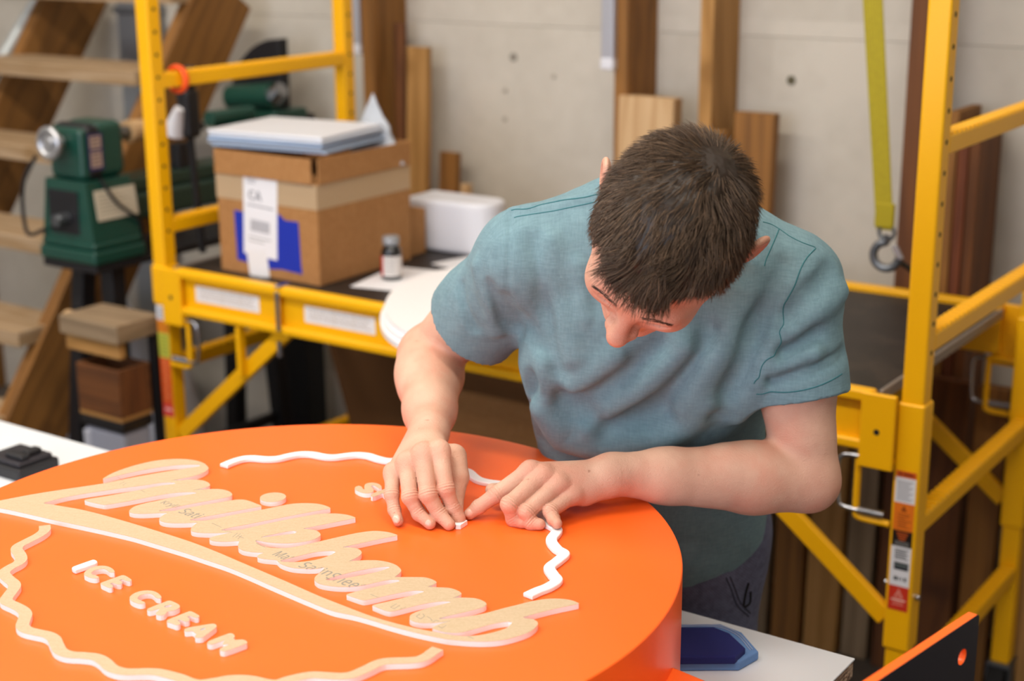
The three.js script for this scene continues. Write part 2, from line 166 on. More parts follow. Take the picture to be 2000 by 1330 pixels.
const SMALL={I:[[[-0.2374,0.0557],[-0.2371,0.0532],[-0.2199,0.0341],[-0.2183,0.0336],[-0.2148,0.0356],[-0.2126,0.0392],[-0.2125,0.042],[-0.2137,0.0441],[-0.2301,0.0611],[-0.2315,0.062],[-0.2352,0.0592]]],C:[[[-0.2182,0.0753],[-0.2192,0.0705],[-0.2186,0.065],[-0.2166,0.0595],[-0.2133,0.0547],[-0.2093,0.0522],[-0.2036,0.0517],[-0.198,0.0532],[-0.1923,0.0578],[-0.188,0.0634],[-0.1853,0.0689],[-0.1859,0.0703],[-0.1885,0.0705],[-0.1911,0.0694],[-0.1939,0.066],[-0.1968,0.0625],[-0.2002,0.0607],[-0.2041,0.0611],[-0.2076,0.0631],[-0.2102,0.0665],[-0.211,0.071],[-0.2092,0.0747],[-0.205,0.0775],[-0.2015,0.0799],[-0.1994,0.083],[-0.2008,0.085],[-0.204,0.0857],[-0.2097,0.0836],[-0.214,0.0801],[-0.2176,0.0764]]],E:[[[-0.1937,0.0988],[-0.1931,0.0969],[-0.1757,0.0782],[-0.1736,0.0776],[-0.1708,0.0794],[-0.1625,0.0885],[-0.1611,0.0916],[-0.1623,0.0934],[-0.1651,0.0936],[-0.1685,0.0915],[-0.1723,0.0884],[-0.1747,0.0914],[-0.1713,0.0948],[-0.1701,0.0975],[-0.1706,0.1012],[-0.1732,0.102],[-0.1765,0.1004],[-0.1807,0.0971],[-0.1828,0.1003],[-0.1792,0.1043],[-0.1777,0.1073],[-0.1785,0.1103],[-0.1812,0.1106],[-0.1847,0.1079],[-0.1924,0.1009]]],C2:[[[-0.1526,0.1368],[-0.1529,0.1329],[-0.1515,0.1272],[-0.1482,0.1221],[-0.1434,0.1187],[-0.1375,0.1177],[-0.1316,0.1191],[-0.1256,0.1237],[-0.1208,0.1302],[-0.1183,0.136],[-0.1191,0.1379],[-0.1219,0.1378],[-0.1245,0.1359],[-0.1279,0.1307],[-0.1316,0.1268],[-0.1356,0.1261],[-0.1402,0.128],[-0.1432,0.1318],[-0.1439,0.1369],[-0.1423,0.1401],[-0.1383,0.1433],[-0.1345,0.1465],[-0.1328,0.149],[-0.1343,0.1509],[-0.1375,0.1515],[-0.143,0.1489],[-0.1486,0.1438],[-0.1516,0.1393]]],R:[[[-0.1272,0.1653],[-0.1267,0.1628],[-0.11,0.1443],[-0.1074,0.1437],[-0.1042,0.1457],[-0.096,0.1533],[-0.0939,0.1577],[-0.0938,0.1614],[-0.0962,0.1657],[-0.0994,0.1685],[-0.1039,0.1699],[-0.1049,0.1729],[-0.1053,0.1759],[-0.107,0.1783],[-0.1094,0.1795],[-0.1116,0.1791],[-0.1148,0.177],[-0.1159,0.1734],[-0.1147,0.1679],[-0.1141,0.163],[-0.1178,0.166],[-0.1221,0.1686],[-0.1249,0.1684]],[[-0.1106,0.1578],[-0.1077,0.155],[-0.104,0.1542],[-0.1026,0.1557],[-0.1035,0.1582],[-0.1059,0.1607],[-0.1092,0.1606]]],E2:[[[-0.1003,0.1928],[-0.0999,0.1899],[-0.0831,0.1714],[-0.0813,0.1696],[-0.079,0.1702],[-0.0696,0.1794],[-0.0683,0.1819],[-0.069,0.1849],[-0.0716,0.1854],[-0.0747,0.1836],[-0.079,0.1805],[-0.0811,0.1835],[-0.0782,0.1872],[-0.0769,0.1896],[-0.0776,0.1931],[-0.08,0.1943],[-0.0836,0.1925],[-0.0877,0.1894],[-0.0893,0.1918],[-0.0862,0.1954],[-0.0849,0.1978],[-0.0855,0.2013],[-0.0884,0.2024],[-0.0916,0.2001],[-0.0993,0.195]]],A:[[[-0.0777,0.2137],[-0.0773,0.2102],[-0.0755,0.2085],[-0.0538,0.2],[-0.0502,0.1994],[-0.0477,0.2012],[-0.046,0.2048],[-0.0463,0.2089],[-0.0539,0.2272],[-0.0555,0.2301],[-0.0589,0.2312],[-0.0627,0.2305],[-0.0639,0.2282],[-0.0636,0.226],[-0.0632,0.2237],[-0.0665,0.219],[-0.0692,0.2161],[-0.0728,0.2169],[-0.0759,0.2168]],[[-0.0619,0.2131],[-0.0599,0.2099],[-0.0572,0.209],[-0.056,0.2097],[-0.0576,0.2134],[-0.0599,0.2151]]],M:[[[-0.0486,0.2426],[-0.0481,0.2398],[-0.0467,0.2375],[-0.0312,0.2224],[-0.0288,0.2213],[-0.0259,0.223],[-0.0237,0.2265],[-0.0231,0.2293],[-0.0236,0.2324],[-0.0214,0.2365],[-0.0138,0.2357],[-0.0103,0.238],[-0.008,0.2425],[-0.009,0.2453],[-0.0256,0.26],[-0.0279,0.2611],[-0.0312,0.2602],[-0.0332,0.2575],[-0.0327,0.2544],[-0.025,0.2457],[-0.0296,0.2462],[-0.0316,0.2467],[-0.0326,0.245],[-0.0324,0.2417],[-0.0319,0.2369],[-0.0403,0.2443],[-0.0436,0.2461],[-0.0466,0.2452]]],S:[[[0.0597,-0.1819],[0.0598,-0.1894],[0.0634,-0.1933],[0.0677,-0.189],[0.0704,-0.1808],[0.0726,-0.1795],[0.0708,-0.1915],[0.0728,-0.2007],[0.0797,-0.2039],[0.0872,-0.2004],[0.0924,-0.1918],[0.0937,-0.1837],[0.0905,-0.1824],[0.0859,-0.1896],[0.0811,-0.1949],[0.0796,-0.191],[0.0836,-0.1793],[0.0837,-0.1716],[0.0806,-0.1672],[0.0736,-0.1666],[0.066,-0.1719]]],F:[[[0.0821,-0.1576],[0.0832,-0.1639],[0.0917,-0.175],[0.0993,-0.1829],[0.1113,-0.1964],[0.1152,-0.1924],[0.1156,-0.1859],[0.1058,-0.1747],[0.1038,-0.17],[0.1011,-0.1598],[0.0986,-0.1611],[0.0961,-0.1669],[0.0896,-0.1575],[0.0846,-0.1538]]]};
const WAVE_KRAFT=[[-0.3041,-0.0674],[-0.2999,-0.0522],[-0.3027,-0.0376],[-0.3109,-0.02],[-0.3168,-0.0066],[-0.3156,0.0044],[-0.3079,0.0177],[-0.3021,0.0308],[-0.3018,0.0417],[-0.3075,0.0543],[-0.3102,0.0648],[-0.3086,0.0726],[-0.2979,0.0874],[-0.2896,0.0976],[-0.2861,0.1075],[-0.2858,0.1233],[-0.2857,0.1367],[-0.2826,0.1438],[-0.2703,0.154],[-0.26,0.1635],[-0.2535,0.1739],[-0.2507,0.1884],[-0.2484,0.2012],[-0.2406,0.211],[-0.2286,0.2169],[-0.2159,0.2226],[-0.2072,0.2309],[-0.2002,0.2445],[-0.1922,0.2583],[-0.1819,0.2657],[-0.1675,0.268],[-0.1532,0.2719],[-0.1423,0.2817],[-0.1323,0.2945],[-0.1207,0.3015],[-0.1115,0.3027],[-0.0944,0.3023],[-0.084,0.304],[-0.0641,0.3135],[-0.0433,0.326],[-0.0281,0.3231],[-0.0114,0.3173],[0.0066,0.3185],[0.024,0.3258],[0.0345,0.3269],[0.0443,0.32],[0.0611,0.312],[0.0689,0.3111],[0.0815,0.3128],[0.0955,0.314],[0.1051,0.311],[0.1188,0.2982],[0.1266,0.2894],[0.1338,0.2847],[0.1438,0.2832],[0.1589,0.2824],[0.1678,0.2804],[0.1746,0.2745],[0.1812,0.2638],[0.1855,0.2572]];
const WAVE_WHITE_A=[[-0.1251,-0.2754],[-0.1171,-0.2881],[-0.1041,-0.3012],[-0.0921,-0.304],[-0.0713,-0.2996],[-0.0563,-0.3016],[-0.0424,-0.3114],[-0.0287,-0.3183],[-0.0132,-0.3174],[0.0084,-0.3067],[0.021,-0.3057],[0.0357,-0.3111],[0.0501,-0.3143],[0.0644,-0.3104],[0.0793,-0.298],[0.0924,-0.2904],[0.1049,-0.2902]];const WAVE_WHITE_B=[[0.1929,-0.2545],[0.2033,-0.2457],[0.2112,-0.2276],[0.2188,-0.2153],[0.2309,-0.2072],[0.2449,-0.202],[0.2555,-0.1927]];const WAVE_WHITE_C=[[0.3143,-0.0469],[0.3068,-0.0177],[0.3127,0.0078],[0.3205,0.0219],[0.3129,0.0404],[0.3027,0.0602],[0.306,0.0787],[0.3098,0.0941],[0.3005,0.1102],[0.2875,0.1218],[0.2774,0.1325]];
const PRINT=[["Krylit",-0.1812,-0.1381,-0.1538,-0.1173,0.01],["Satin",-0.1523,-0.1073,-0.1171,-0.0789,0.0158],["Matt",-0.0171,0.0234,0.0083,0.0452,0.0146],["Satin",0.0174,0.0566,0.054,0.0832,0.0158],["Sheet",0.0522,0.0873,0.0913,0.1209,0.018],["e",-0.2558,0.18,-0.2462,0.1849,0.0189]];
const PRINT_STROKES=[[-0.1029,-0.0715,-0.0887,-0.0577],[-0.2152,-0.1824,-0.2077,-0.1751],[0.1066,0.1308,0.1162,0.1392],[0.2151,0.2313,0.221,0.2371],[-0.0394,-0.0093,-0.0267,0.0028],[0.1312,0.1632,0.1353,0.167],[0.1312,0.1632,0.1371,0.1546],[0.1353,0.167,0.1407,0.1584],[0.1413,0.167,0.1445,0.1659],[0.1445,0.1659,0.1476,0.1634],[0.1597,0.1855,0.1632,0.1795],[0.1597,0.1855,0.1649,0.1916],[0.1649,0.1916,0.1683,0.1844],[0.1683,0.1844,0.1664,0.1796],[0.171,0.1857,0.175,0.1905],[0.175,0.1905,0.1769,0.1965],[0.1776,0.2001,0.1811,0.1942],[0.1811,0.1942,0.1844,0.1978],[0.1833,0.2072,0.1878,0.2131],[0.1878,0.2131,0.1922,0.2062],[-0.0702,-0.0279,-0.0663,-0.0402],[-0.0663,-0.0264,-0.0624,-0.0386],[-0.0631,-0.0217,-0.0601,-0.0324],[-0.0635,-0.0309,-0.0564,-0.0247],[-0.0833,-0.0467,-0.0757,-0.045],[-0.2555,-0.2288,-0.2461,-0.2175],[-0.2471,-0.2028,-0.2427,-0.2119],[-0.2416,-0.199,-0.2392,-0.2081]];
// ---------------------------------------------------------------- work table and the round sign lying on it
const TABLE_Y = 0.80, DISC_Y = 1.00116, DISC = new THREE.Vector3(-0.26183, DISC_Y, -1.64557), DISC_R = 0.457;
{
  // table top: white laminate on chipboard; far edge b = -0.735, right edge a = 0.177
  const t = atShop(thing('work_table', 'white laminate work table with raw chipboard edge under the orange sign', 'table'), -0.75, 0, -1.3);
  const a0 = -1.86, a1 = 0.177, b0 = -1.87, b1 = -0.735, top = new THREE.Shape();
  const X = (a) => a + 0.75, Z = (b) => -(b + 1.3);
  part('table_top', box(a1 - a0, 0.003, b1 - b0, X((a0 + a1) / 2), TABLE_Y - 0.0015, Z((b0 + b1) / 2), 0.001), phys(0xdde3e8, 0.38, { clearcoat: 0.15, clearcoatRoughness: 0.3 }), t);
  const chip = tex(256, 256, (u, v) => { const n = fbm(u * 40, v * 14, 3, 3), d = fbm(u * 90, v * 60, 6, 2); return mix3([0.72, 0.62, 0.52], [0.28, 0.20, 0.15], clamp((n - 0.35) * 1.7 + (d > 0.66 ? 0.5 : 0))); }, 0.12, 0.12);
  const chipMat = new THREE.MeshStandardMaterial({ map: chip, bumpMap: chip, bumpScale: 0.0015, roughness: 0.95 });
  part('chipboard_core', grainUV(box(a1 - a0 - 0.002, 0.024, b1 - b0 - 0.002, X((a0 + a1) / 2), TABLE_Y - 0.015, Z((b0 + b1) / 2), 0.0015), 0), chipMat, t);
  for (const [a, b] of [[a0 + 0.12, b0 + 0.12], [a1 - 0.14, b0 + 0.12], [a0 + 0.12, b1 - 0.12], [a1 - 0.14, b1 - 0.12]]) part('leg', grainUV(box(0.08, TABLE_Y - 0.027, 0.08, X(a), (TABLE_Y - 0.027) / 2, Z(b), 0.003), 1), M.pine, t);
  for (const b of [b0 + 0.12, b1 - 0.12]) part('apron', grainUV(box(a1 - a0 - 0.36, 0.09, 0.035, X((a0 + a1) / 2 - 0.01), TABLE_Y - 0.075, Z(b), 0.002), 0), M.pine, t);

  // the sign: a deep orange drum, its square arm and mounting plate
  const s = thing('round_sign', 'large round orange blade sign lying face up on the work table', 'sign'); s.position.set(DISC.x, TABLE_Y, DISC.z);
  const hgt = DISC_Y - TABLE_Y, prof = [[0, 0], [DISC_R - 0.003, 0], [DISC_R, 0.003]].concat([[DISC_R, hgt - 0.0022], [DISC_R - 0.0007, hgt - 0.0007], [DISC_R - 0.0022, hgt], [0, hgt]]).map((p) => new THREE.Vector2(...p));
  const lathe = new THREE.LatheGeometry(prof, 220).toNonIndexed();
  { // crisp shading: face normals from the profile
    const P = lathe.attributes.position, N = lathe.attributes.normal;
    for (let i = 0; i < P.count; i++) { const x = P.getX(i), y = P.getY(i), z = P.getZ(i), r = Math.hypot(x, z); if (r < DISC_R - 0.0018) N.setXYZ(i, 0, y > hgt / 2 ? 1 : -1, 0); else if (y < hgt - 0.0018 && y > 0.0025) N.setXYZ(i, x / r, 0, z / r); }
  }
  part('drum', lathe, M.orange, s);
  const ea = new THREE.Vector3(0.716, 0, 0.698).normalize(), turn = Math.atan2(-ea.z, ea.x), armMid = new THREE.Vector3(0.171 - DISC.x, 0.8975 - TABLE_Y, -1.485 - DISC.z);
  const put = (g) => g.rotateY(turn).translate(armMid.x, armMid.y, armMid.z);
  part('arm', put(mv(box(0.36, 0.045, 0.045, 0.09, 0, 0, 0.004), 0, 0, 0)), M.orange, s);
  const pshape = new THREE.Shape(); const pw = 0.148, ph = 0.138, pr = 0.006;
  pshape.moveTo(-pw + pr, -ph); pshape.lineTo(pw - pr, -ph); pshape.quadraticCurveTo(pw, -ph, pw, -ph + pr); pshape.lineTo(pw, ph - pr); pshape.quadraticCurveTo(pw, ph, pw - pr, ph); pshape.lineTo(-pw + pr, ph); pshape.quadraticCurveTo(-pw, ph, -pw, ph - pr); pshape.lineTo(-pw, -ph + pr); pshape.quadraticCurveTo(-pw, -ph, -pw + pr, -ph);
  for (const [x, y] of [[-1, -1], [-1, 1], [1, -1], [1, 1]]) { const h = new THREE.Path(); h.absarc(x * (pw - 0.03), y * (ph - 0.037), 0.0085, 0, Math.PI * 2, true); pshape.holes.push(h); }
  const plate = new THREE.ExtrudeGeometry(pshape, { depth: 0.0095, bevelEnabled: false, curveSegments: 16 }).rotateY(Math.PI / 2); // extrudes along +x
  part('mounting_plate', put(mv(plate, 0.262, 0, 0)), M.orange, s);
  const back = new THREE.ExtrudeGeometry(pshape, { depth: 0.0004, bevelEnabled: false, curveSegments: 16 }).rotateY(Math.PI / 2);
  part('plate_back', put(mv(back, 0.2716, 0, 0)), phys(0x15141f, 0.35, {}), s).userData.label = 'dark bare back of the mounting plate';

  // ---- cut acrylic pieces on the sign face
  const kraft = tex(256, 256, (u, v) => { const n = fbm(u * 50, v * 50, 3, 3), l = fbm(u * 8, v * 160, 9, 2); return mix3([0.775, 0.69, 0.57], [0.72, 0.625, 0.495], clamp(0.5 + 0.8 * (n - 0.5) + 0.5 * (l - 0.5))); }, 0.1, 0.1);
  const kraftMat = new THREE.MeshStandardMaterial({ map: kraft, roughness: 0.75 });
  const T = 0.006;
  const curved = (pts, closed = true) => { // smooth a traced outline, keeping its sharp corners
    const out = [], n = pts.length; const P = (i) => pts[((i % n) + n) % n];
    const sharp = pts.map((_, i) => { if (!closed && (i === 0 || i === n - 1)) return true; const a = P(i - 1), b = P(i), c = P(i + 1), d1 = [b[0] - a[0], b[1] - a[1]], d2 = [c[0] - b[0], c[1] - b[1]]; return (d1[0] * d2[0] + d1[1] * d2[1]) / (Math.hypot(...d1) * Math.hypot(...d2) || 1) < 0.45; });
    const tan = (i) => { if (sharp[((i % n) + n) % n]) return null; const a = P(i - 1), c = P(i + 1); const d = [c[0] - a[0], c[1] - a[1]], l = Math.hypot(...d) || 1; return [d[0] / l, d[1] / l]; };
    for (let i = 0; i < (closed ? n : n - 1); i++) {
      const p = P(i), q = P(i + 1), L = Math.hypot(q[0] - p[0], q[1] - p[1]), dir = [(q[0] - p[0]) / (L || 1), (q[1] - p[1]) / (L || 1)], t0 = tan(i) ?? dir, t1 = tan(i + 1) ?? dir, k = Math.max(1, Math.min(8, Math.round(L / 0.0018)));
      for (let s = 0; s < k; s++) { const t = s / k, h1 = 2 * t ** 3 - 3 * t * t + 1, h2 = -2 * t ** 3 + 3 * t * t, h3 = t ** 3 - 2 * t * t + t, h4 = t ** 3 - t * t; out.push([0, 1].map((c) => h1 * p[c] + h2 * q[c] + L * (h3 * t0[c] + h4 * t1[c]))); }
    }
    if (!closed) out.push(pts[n - 1]); return out;
  };
  const shapeOf = (outer, holes = []) => { const V = (l) => l.map(([x, z]) => new THREE.Vector2(x, -z)); const s = new THREE.Shape(V(outer)); s.holes = holes.map((h) => new THREE.Path(V(h))); return s; };
  const slab = (shape, t, y, bevel = 0) => new THREE.ExtrudeGeometry(shape, { depth: t - 2 * bevel, bevelEnabled: bevel > 0, bevelThickness: bevel, bevelSize: bevel, bevelOffset: -bevel, bevelSegments: 3, steps: 1 }).translate(0, 0, bevel).rotateX(-Math.PI / 2).translate(0, y, 0);
  const centre = (l) => { let x0 = 9, x1 = -9, z0 = 9, z1 = -9; for (const [x, z] of l) { x0 = Math.min(x0, x); x1 = Math.max(x1, x); z0 = Math.min(z0, z); z1 = Math.max(z1, z); } return [(x0 + x1) / 2, (z0 + z1) / 2]; };
  function piece(name, label, outer, holes, paper, category, group) {
    const [cx, cz] = centre(outer), off = (l) => l.map(([x, z]) => [x - cx, z - cz]);
    const sh = shapeOf(off(outer), holes.map(off)); const o = thing(name, label, category, group); o.position.set(DISC.x + cx, DISC_Y, DISC.z + cz);
    if (paper) { part('acrylic', slab(sh, T - 0.0003, 0), M.white, o); part('backing_paper', slab(sh, 0.0003, T - 0.0003), kraftMat, o); }
    else part('acrylic', slab(sh, T, 0, 0.0016), M.white, o);
    o.userData.off = [cx, cz]; return o;
  }
  const holes = WORD_HOLES.map((h) => curved(h));
  const word = piece('script_lettering', 'large script word in white acrylic with kraft paper face and underline swoosh', curved(WORD), holes, true, 'lettering');
  // maker's print on the backing paper of the big word: thin dark strokes
  {
    const [cx, cz] = word.userData.off; const font = await new FontLoader().loadAsync('fonts/droid/droid_sans_regular.typeface.json');
    const ink = std(0x8a8378, 0.8);
    const inside = (x, z) => { const pip = (l) => { let c = false; for (let i = 0, j = l.length - 1; i < l.length; j = i++) if ((l[i][1] > z) !== (l[j][1] > z) && x < (l[j][0] - l[i][0]) * (z - l[i][1]) / (l[j][1] - l[i][1]) + l[i][0]) c = !c; return c; }; return pip(outerW) && !holes.some(pip); };
    const outerW = curved(WORD);
    const keep = (g) => { // only the print that lies on the paper
      if (g.index) g = g.toNonIndexed(); const P = g.attributes.position, ok = [];
      for (let t = 0; t < P.count; t += 3) { let x = 0, z = 0; for (let i = t; i < t + 3; i++) { x += P.getX(i) / 3; z += P.getZ(i) / 3; } if (inside(x + cx, z + cz)) for (let i = t; i < t + 3; i++) ok.push(P.getX(i), P.getY(i), P.getZ(i)); }
      const o = new THREE.BufferGeometry(); o.setAttribute('position', new THREE.Float32BufferAttribute(ok, 3)); o.computeVertexNormals(); return o;
    };
    const write = (str, x0, z0, x1, z1, size) => { const g = new TextGeometry(str, { font, size, depth: 0.00006, curveSegments: 4 }); g.computeBoundingBox(); const w = g.boundingBox.max.x, L = Math.hypot(x1 - x0, z1 - z0); g.scale(L / w, 1, 1).rotateX(-Math.PI / 2).rotateY(-Math.atan2(z1 - z0, x1 - x0)).translate(x0 - cx, T, z0 - cz); return keep(g); };
    PRINT.forEach(([s, x0, z0, x1, z1, size]) => part('print', write(s, x0, z0, x1, z1, size), ink, word));
    // character strokes of the other scripts
    const lines = []; for (const [x0, z0, x1, z1] of PRINT_STROKES) { const L = Math.hypot(x1 - x0, z1 - z0); lines.push(new THREE.BoxGeometry(L, 0.00006, 0.0006).rotateY(-Math.atan2(z1 - z0, x1 - x0)).translate((x0 + x1) / 2 - cx, T + 0.00003, (z0 + z1) / 2 - cz)); }
    if (lines.length) part('print', lines, ink, word);
  }
  { const c = []; for (let i = 0; i < 48; i++) c.push([DOT[0] + 0.0163 * Math.cos(i / 48 * Math.PI * 2), DOT[1] + 0.0163 * Math.sin(i / 48 * Math.PI * 2)]); piece('letter_dot', 'round paper-faced dot of the letter i beside the script word', c, [], true, 'lettering'); }
  const names = { I: 'white letter I without paper, first of the small row', C: 'paper-faced small letter C next to the white letter I', E: 'paper-faced small letter E ending the word ICE', C2: 'paper-faced small letter C starting the word CREAM', R: 'paper-faced small letter R after the second C', E2: 'paper-faced small letter E between letters R and A', A: 'paper-faced small letter A with its little opening', M: 'paper-faced small letter M ending the row ICE CREAM' };
  for (const [k, label] of Object.entries(names)) piece('cut_letter', label, curved(SMALL[k][0]), SMALL[k].slice(1).map((h) => curved(h)), k !== 'I', 'letter', 'small letters spelling ICE CREAM');
  piece('cut_letter', 'tiny paper-faced letter S beside the little finger', curved(SMALL.S[0]), [], true, 'letter', 'tiny letters near the hands');
  piece('cut_letter', 'tiny paper-faced letter half hidden under the little finger', curved(SMALL.F[0]), [], true, 'letter', 'tiny letters near the hands');
  // wavy borders: a band of constant width along a centre line
  const band = (mid, w) => { const l = curved(mid, false), L = [], R = []; l.forEach((p, i) => { const a = l[Math.max(0, i - 1)], b = l[Math.min(l.length - 1, i + 1)], d = [b[0] - a[0], b[1] - a[1]], k = Math.hypot(...d) || 1; L.push([p[0] - d[1] / k * w / 2, p[1] + d[0] / k * w / 2]); R.push([p[0] + d[1] / k * w / 2, p[1] - d[0] / k * w / 2]); }); return L.concat(R.reverse()); };
  piece('wavy_border', 'long paper-faced wavy border strip around the near side of the sign', band(WAVE_KRAFT, 0.0135), [], true, 'border strip');
  const pol = (deg, peak, per) => { const r = 0.3128 + 0.0068 * Math.cos((deg - peak) / per * Math.PI * 2), q = deg * Math.PI / 180; return [r * Math.cos(q), r * Math.sin(q)]; };
  const fillA = [], fillB = []; for (let d = -67; d < -54; d += 2) fillA.push(pol(d, -66.5, 14.4)); for (let d = -35; d < -10; d += 2) fillB.push(pol(d, -37, 14.4));
  piece('wavy_border', 'white wavy border strip without paper running under both hands', band([...WAVE_WHITE_A, ...fillA, ...WAVE_WHITE_B, ...fillB, ...WAVE_WHITE_C], 0.0135), [], false, 'border strip');
}
// ---------------------------------------------------------------- yellow rolling scaffold against the wall
{
  const t = atShop(thing('rolling_scaffold', 'yellow steel rolling scaffold with dark plywood deck behind the man', 'scaffold'), -0.935, 0, 0.335);
  const X = (a) => a + 0.935, Z = (b) => -(b - 0.335), P3 = (a, y, b) => [X(a), y, Z(b)];
  const hole = (() => { const g = new THREE.CylinderGeometry(0.0045, 0.0045, 0.001, 12); g.rotateZ(Math.PI / 2); return g; })();
  const posts = [['near right', -0.02, 0], ['near left', -1.8505, 0], ['far right', -0.02, 0.67], ['far left', -1.8505, 0.67]];
  for (const [where, a, b] of posts) {
    const p = part('post', box(0.04, 1.86, 0.04, X(a), 0.13 + 0.93, Z(b), 0.005), M.yellow, t); p.userData.label = where + ' square yellow post with a row of holes';
    const yTop = (where.includes('right') ? 1.5559 : 1.5087) + 0.0508 * 4; for (let k = 0; k < 30; k++) { const y = yTop - k * 0.0508; if (y < 0.95) break; const q = part('peg_hole', hole, M.dark, p); q.position.set(X(a) + 0.02, y, Z(b)); }
    const s = part('sleeve', where.endsWith('right') ? box(0.048, 0.46, 0.048, X(a) , 0.679, Z(b), 0.005) : box(0.048, 0.094, 0.048, X(a), 0.872, Z(b), 0.005), M.yellow, t);
    // caster
    const c = part('caster', [rod(P3(a, 0.13, b), P3(a, 0.17, b), 0.016), box(0.05, 0.01, 0.06, X(a), 0.128, Z(b)), box(0.006, 0.09, 0.035, X(a) - 0.024, 0.085, Z(b) + 0.01), box(0.006, 0.09, 0.035, X(a) + 0.024, 0.085, Z(b) + 0.01)], M.steel, t);
    part('wheel', rod(P3(a - 0.017, 0.063, b - 0.012), P3(a + 0.017, 0.063, b - 0.012), 0.063, 0.063, 28), M.rubber, c);
  }
  // ladder rungs of the two end frames, ribbed on top
  for (const a of [-0.02, -1.8505]) for (const y of [1.345, 1.01, 0.675, 0.345]) {
    const r = part('rung', box(0.032, 0.032, 0.632, X(a) + 0.003, y, Z(0.335), 0.004), M.yellow, t);
    const ribs = []; for (let k = 0; k < 28; k++) ribs.push(box(0.03, 0.008, 0.012, X(a) + 0.003, y + 0.0165, Z(0.335) - 0.3 + k * 0.0222, 0.0025)); part('tread_ribs', ribs, M.yellow, r).userData.kind = 'stuff';
  }
  // long side rails: channel beams with lips, end brackets, braces
  for (const [b, s] of [[-0.022, 1], [0.692, -1]]) {
    const zc = Z(b), f = s; // f: direction in local z towards the outside
    const rail = part('side_rail', [box(1.7, 0.1, 0.008, X(-0.935), 0.868, zc - f * 0.008, 0.002), box(1.7, 0.022, 0.028, X(-0.935), 0.912, zc, 0.006), box(1.7, 0.02, 0.026, X(-0.935), 0.823, zc, 0.006)], M.yellow, t);
    for (const a of [-0.073, -1.797]) {
      part('rail_bracket', [box(0.062, 0.135, 0.012, X(a), 0.853, zc + f * 0.010, 0.003)], M.yellow, t);
      part('bolt_hole', rod(P3(a, 0.853, b - f * 0.0155), P3(a, 0.853, b - f * 0.0165), 0.0055), M.dark, t);
    }
    for (const [a0, a1, y1] of [[-0.44, -0.046, 0.50], [-1.463, -1.828, 0.50]]) part('brace', bar(P3(a0, 0.815, b + f * 0.018), P3(a1, y1, b + f * 0.018), 0.018, 0.036, 0.003), M.yellow, t);
    part('strut', bar(P3(-1.594, 0.81, b), P3(-1.594, 0.69, b), 0.012, 0.022, 0.002), M.yellow, t);
    // spring pins in their yellow stirrups under both rail ends
    for (const [a, d] of [[-0.035, -1], [-1.835, 1]]) {
      part('pin_stirrup', tube([P3(a + d * 0.01, 0.80, b), P3(a + d * 0.072, 0.80, b), P3(a + d * 0.0725, 0.79, b), P3(a + d * 0.0725, 0.70, b), P3(a + d * 0.071, 0.688, b), P3(a + d * 0.01, 0.684, b)], 0.0065, 60, 8), M.yellow, t);
      const pin = part('lock_pin', tube([P3(a + d * 0.02, 0.795, b - f * 0.004), P3(a + d * 0.09, 0.799, b - f * 0.004), P3(a + d * 0.104, 0.792, b - f * 0.004), P3(a + d * 0.104, 0.712, b - f * 0.004), P3(a + d * 0.1, 0.703, b - f * 0.004), P3(a + d * 0.02, 0.70, b - f * 0.004)], 0.0045, 80, 8), M.chrome, t);
      const sp = []; for (let k = 0; k < 140; k++) { const q = k / 139; sp.push([X(a + d * (0.02 + 0.048 * q)), 0.70 + 0.0068 * Math.cos(q * 60), zc + f * 0.004 + 0.0068 * Math.sin(q * 60)]); }
      part('spring', tube(sp, 0.0011, 300, 5), M.chrome, pin);
    }
  }
  for (const a of [-0.14, -0.5, -0.935, -1.37, -1.81]) part('deck_support', box(0.03, 0.03, 0.7, X(a), 0.884, Z(0.335), 0.003), M.yellow, t);
  // deck: dark film-faced plywood with pale worn flecks and metal edge strips
  const deckTex = tex(512, 256, (u, v) => { const n = fbm(u * 30, v * 14, 2, 4), s = fbm(u * 110, v * 60, 7, 2), f = fbm(u * 16 + 9, v * 8, 4, 2); return mix3([0.125, 0.10, 0.085], [0.22, 0.18, 0.15], clamp((n - 0.4) * 0.9 + (s > 0.72 ? 0.35 : 0) + (f > 0.73 ? 0.5 : 0))); }, 1.5, 0.7);
  part('deck', grainUV(box(1.73, 0.014, 0.66, X(-0.951), 0.9065, Z(0.335), 0.002), 0), new THREE.MeshStandardMaterial({ map: deckTex, roughness: 0.5 }), t);
  for (const [w, d, a, b] of [[0.008, 0.67, -0.083, 0.335], [0.008, 0.67, -1.818, 0.335]]) part('edge_strip', box(w, 0.02, d, X(a), 0.907, Z(b), 0.002), std(0x8f857c, 0.5, 0.3), t);
  // chrome clip at the joint of the front rail
  part('rail_clip', [box(0.016, 0.004, 0.04, X(-1.457), 0.925, Z(-0.022)), box(0.012, 0.09, 0.005, X(-1.457), 0.868, Z(-0.040), 0.002), rod(P3(-1.457, 0.80, -0.04), P3(-1.457, 0.765, -0.04), 0.006)], M.chrome, t);
  part('rail_joint', box(0.012, 0.095, 0.006, X(-1.468), 0.868, Z(-0.022), 0.001), M.yellow, t);
  // printed labels
  const lines = (x, w, h, n, c) => { x.fillStyle = c; for (let k = 0; k < n; k++) { const y = h * (0.14 + 0.72 * k / n); let px = w * 0.06; const R = rng(k * 7 + n); while (px < w * 0.9) { const l = w * (0.02 + 0.05 * R()); x.fillRect(px, y, Math.min(l, w * 0.94 - px), h * 0.35 / n); px += l + w * 0.015; } } };
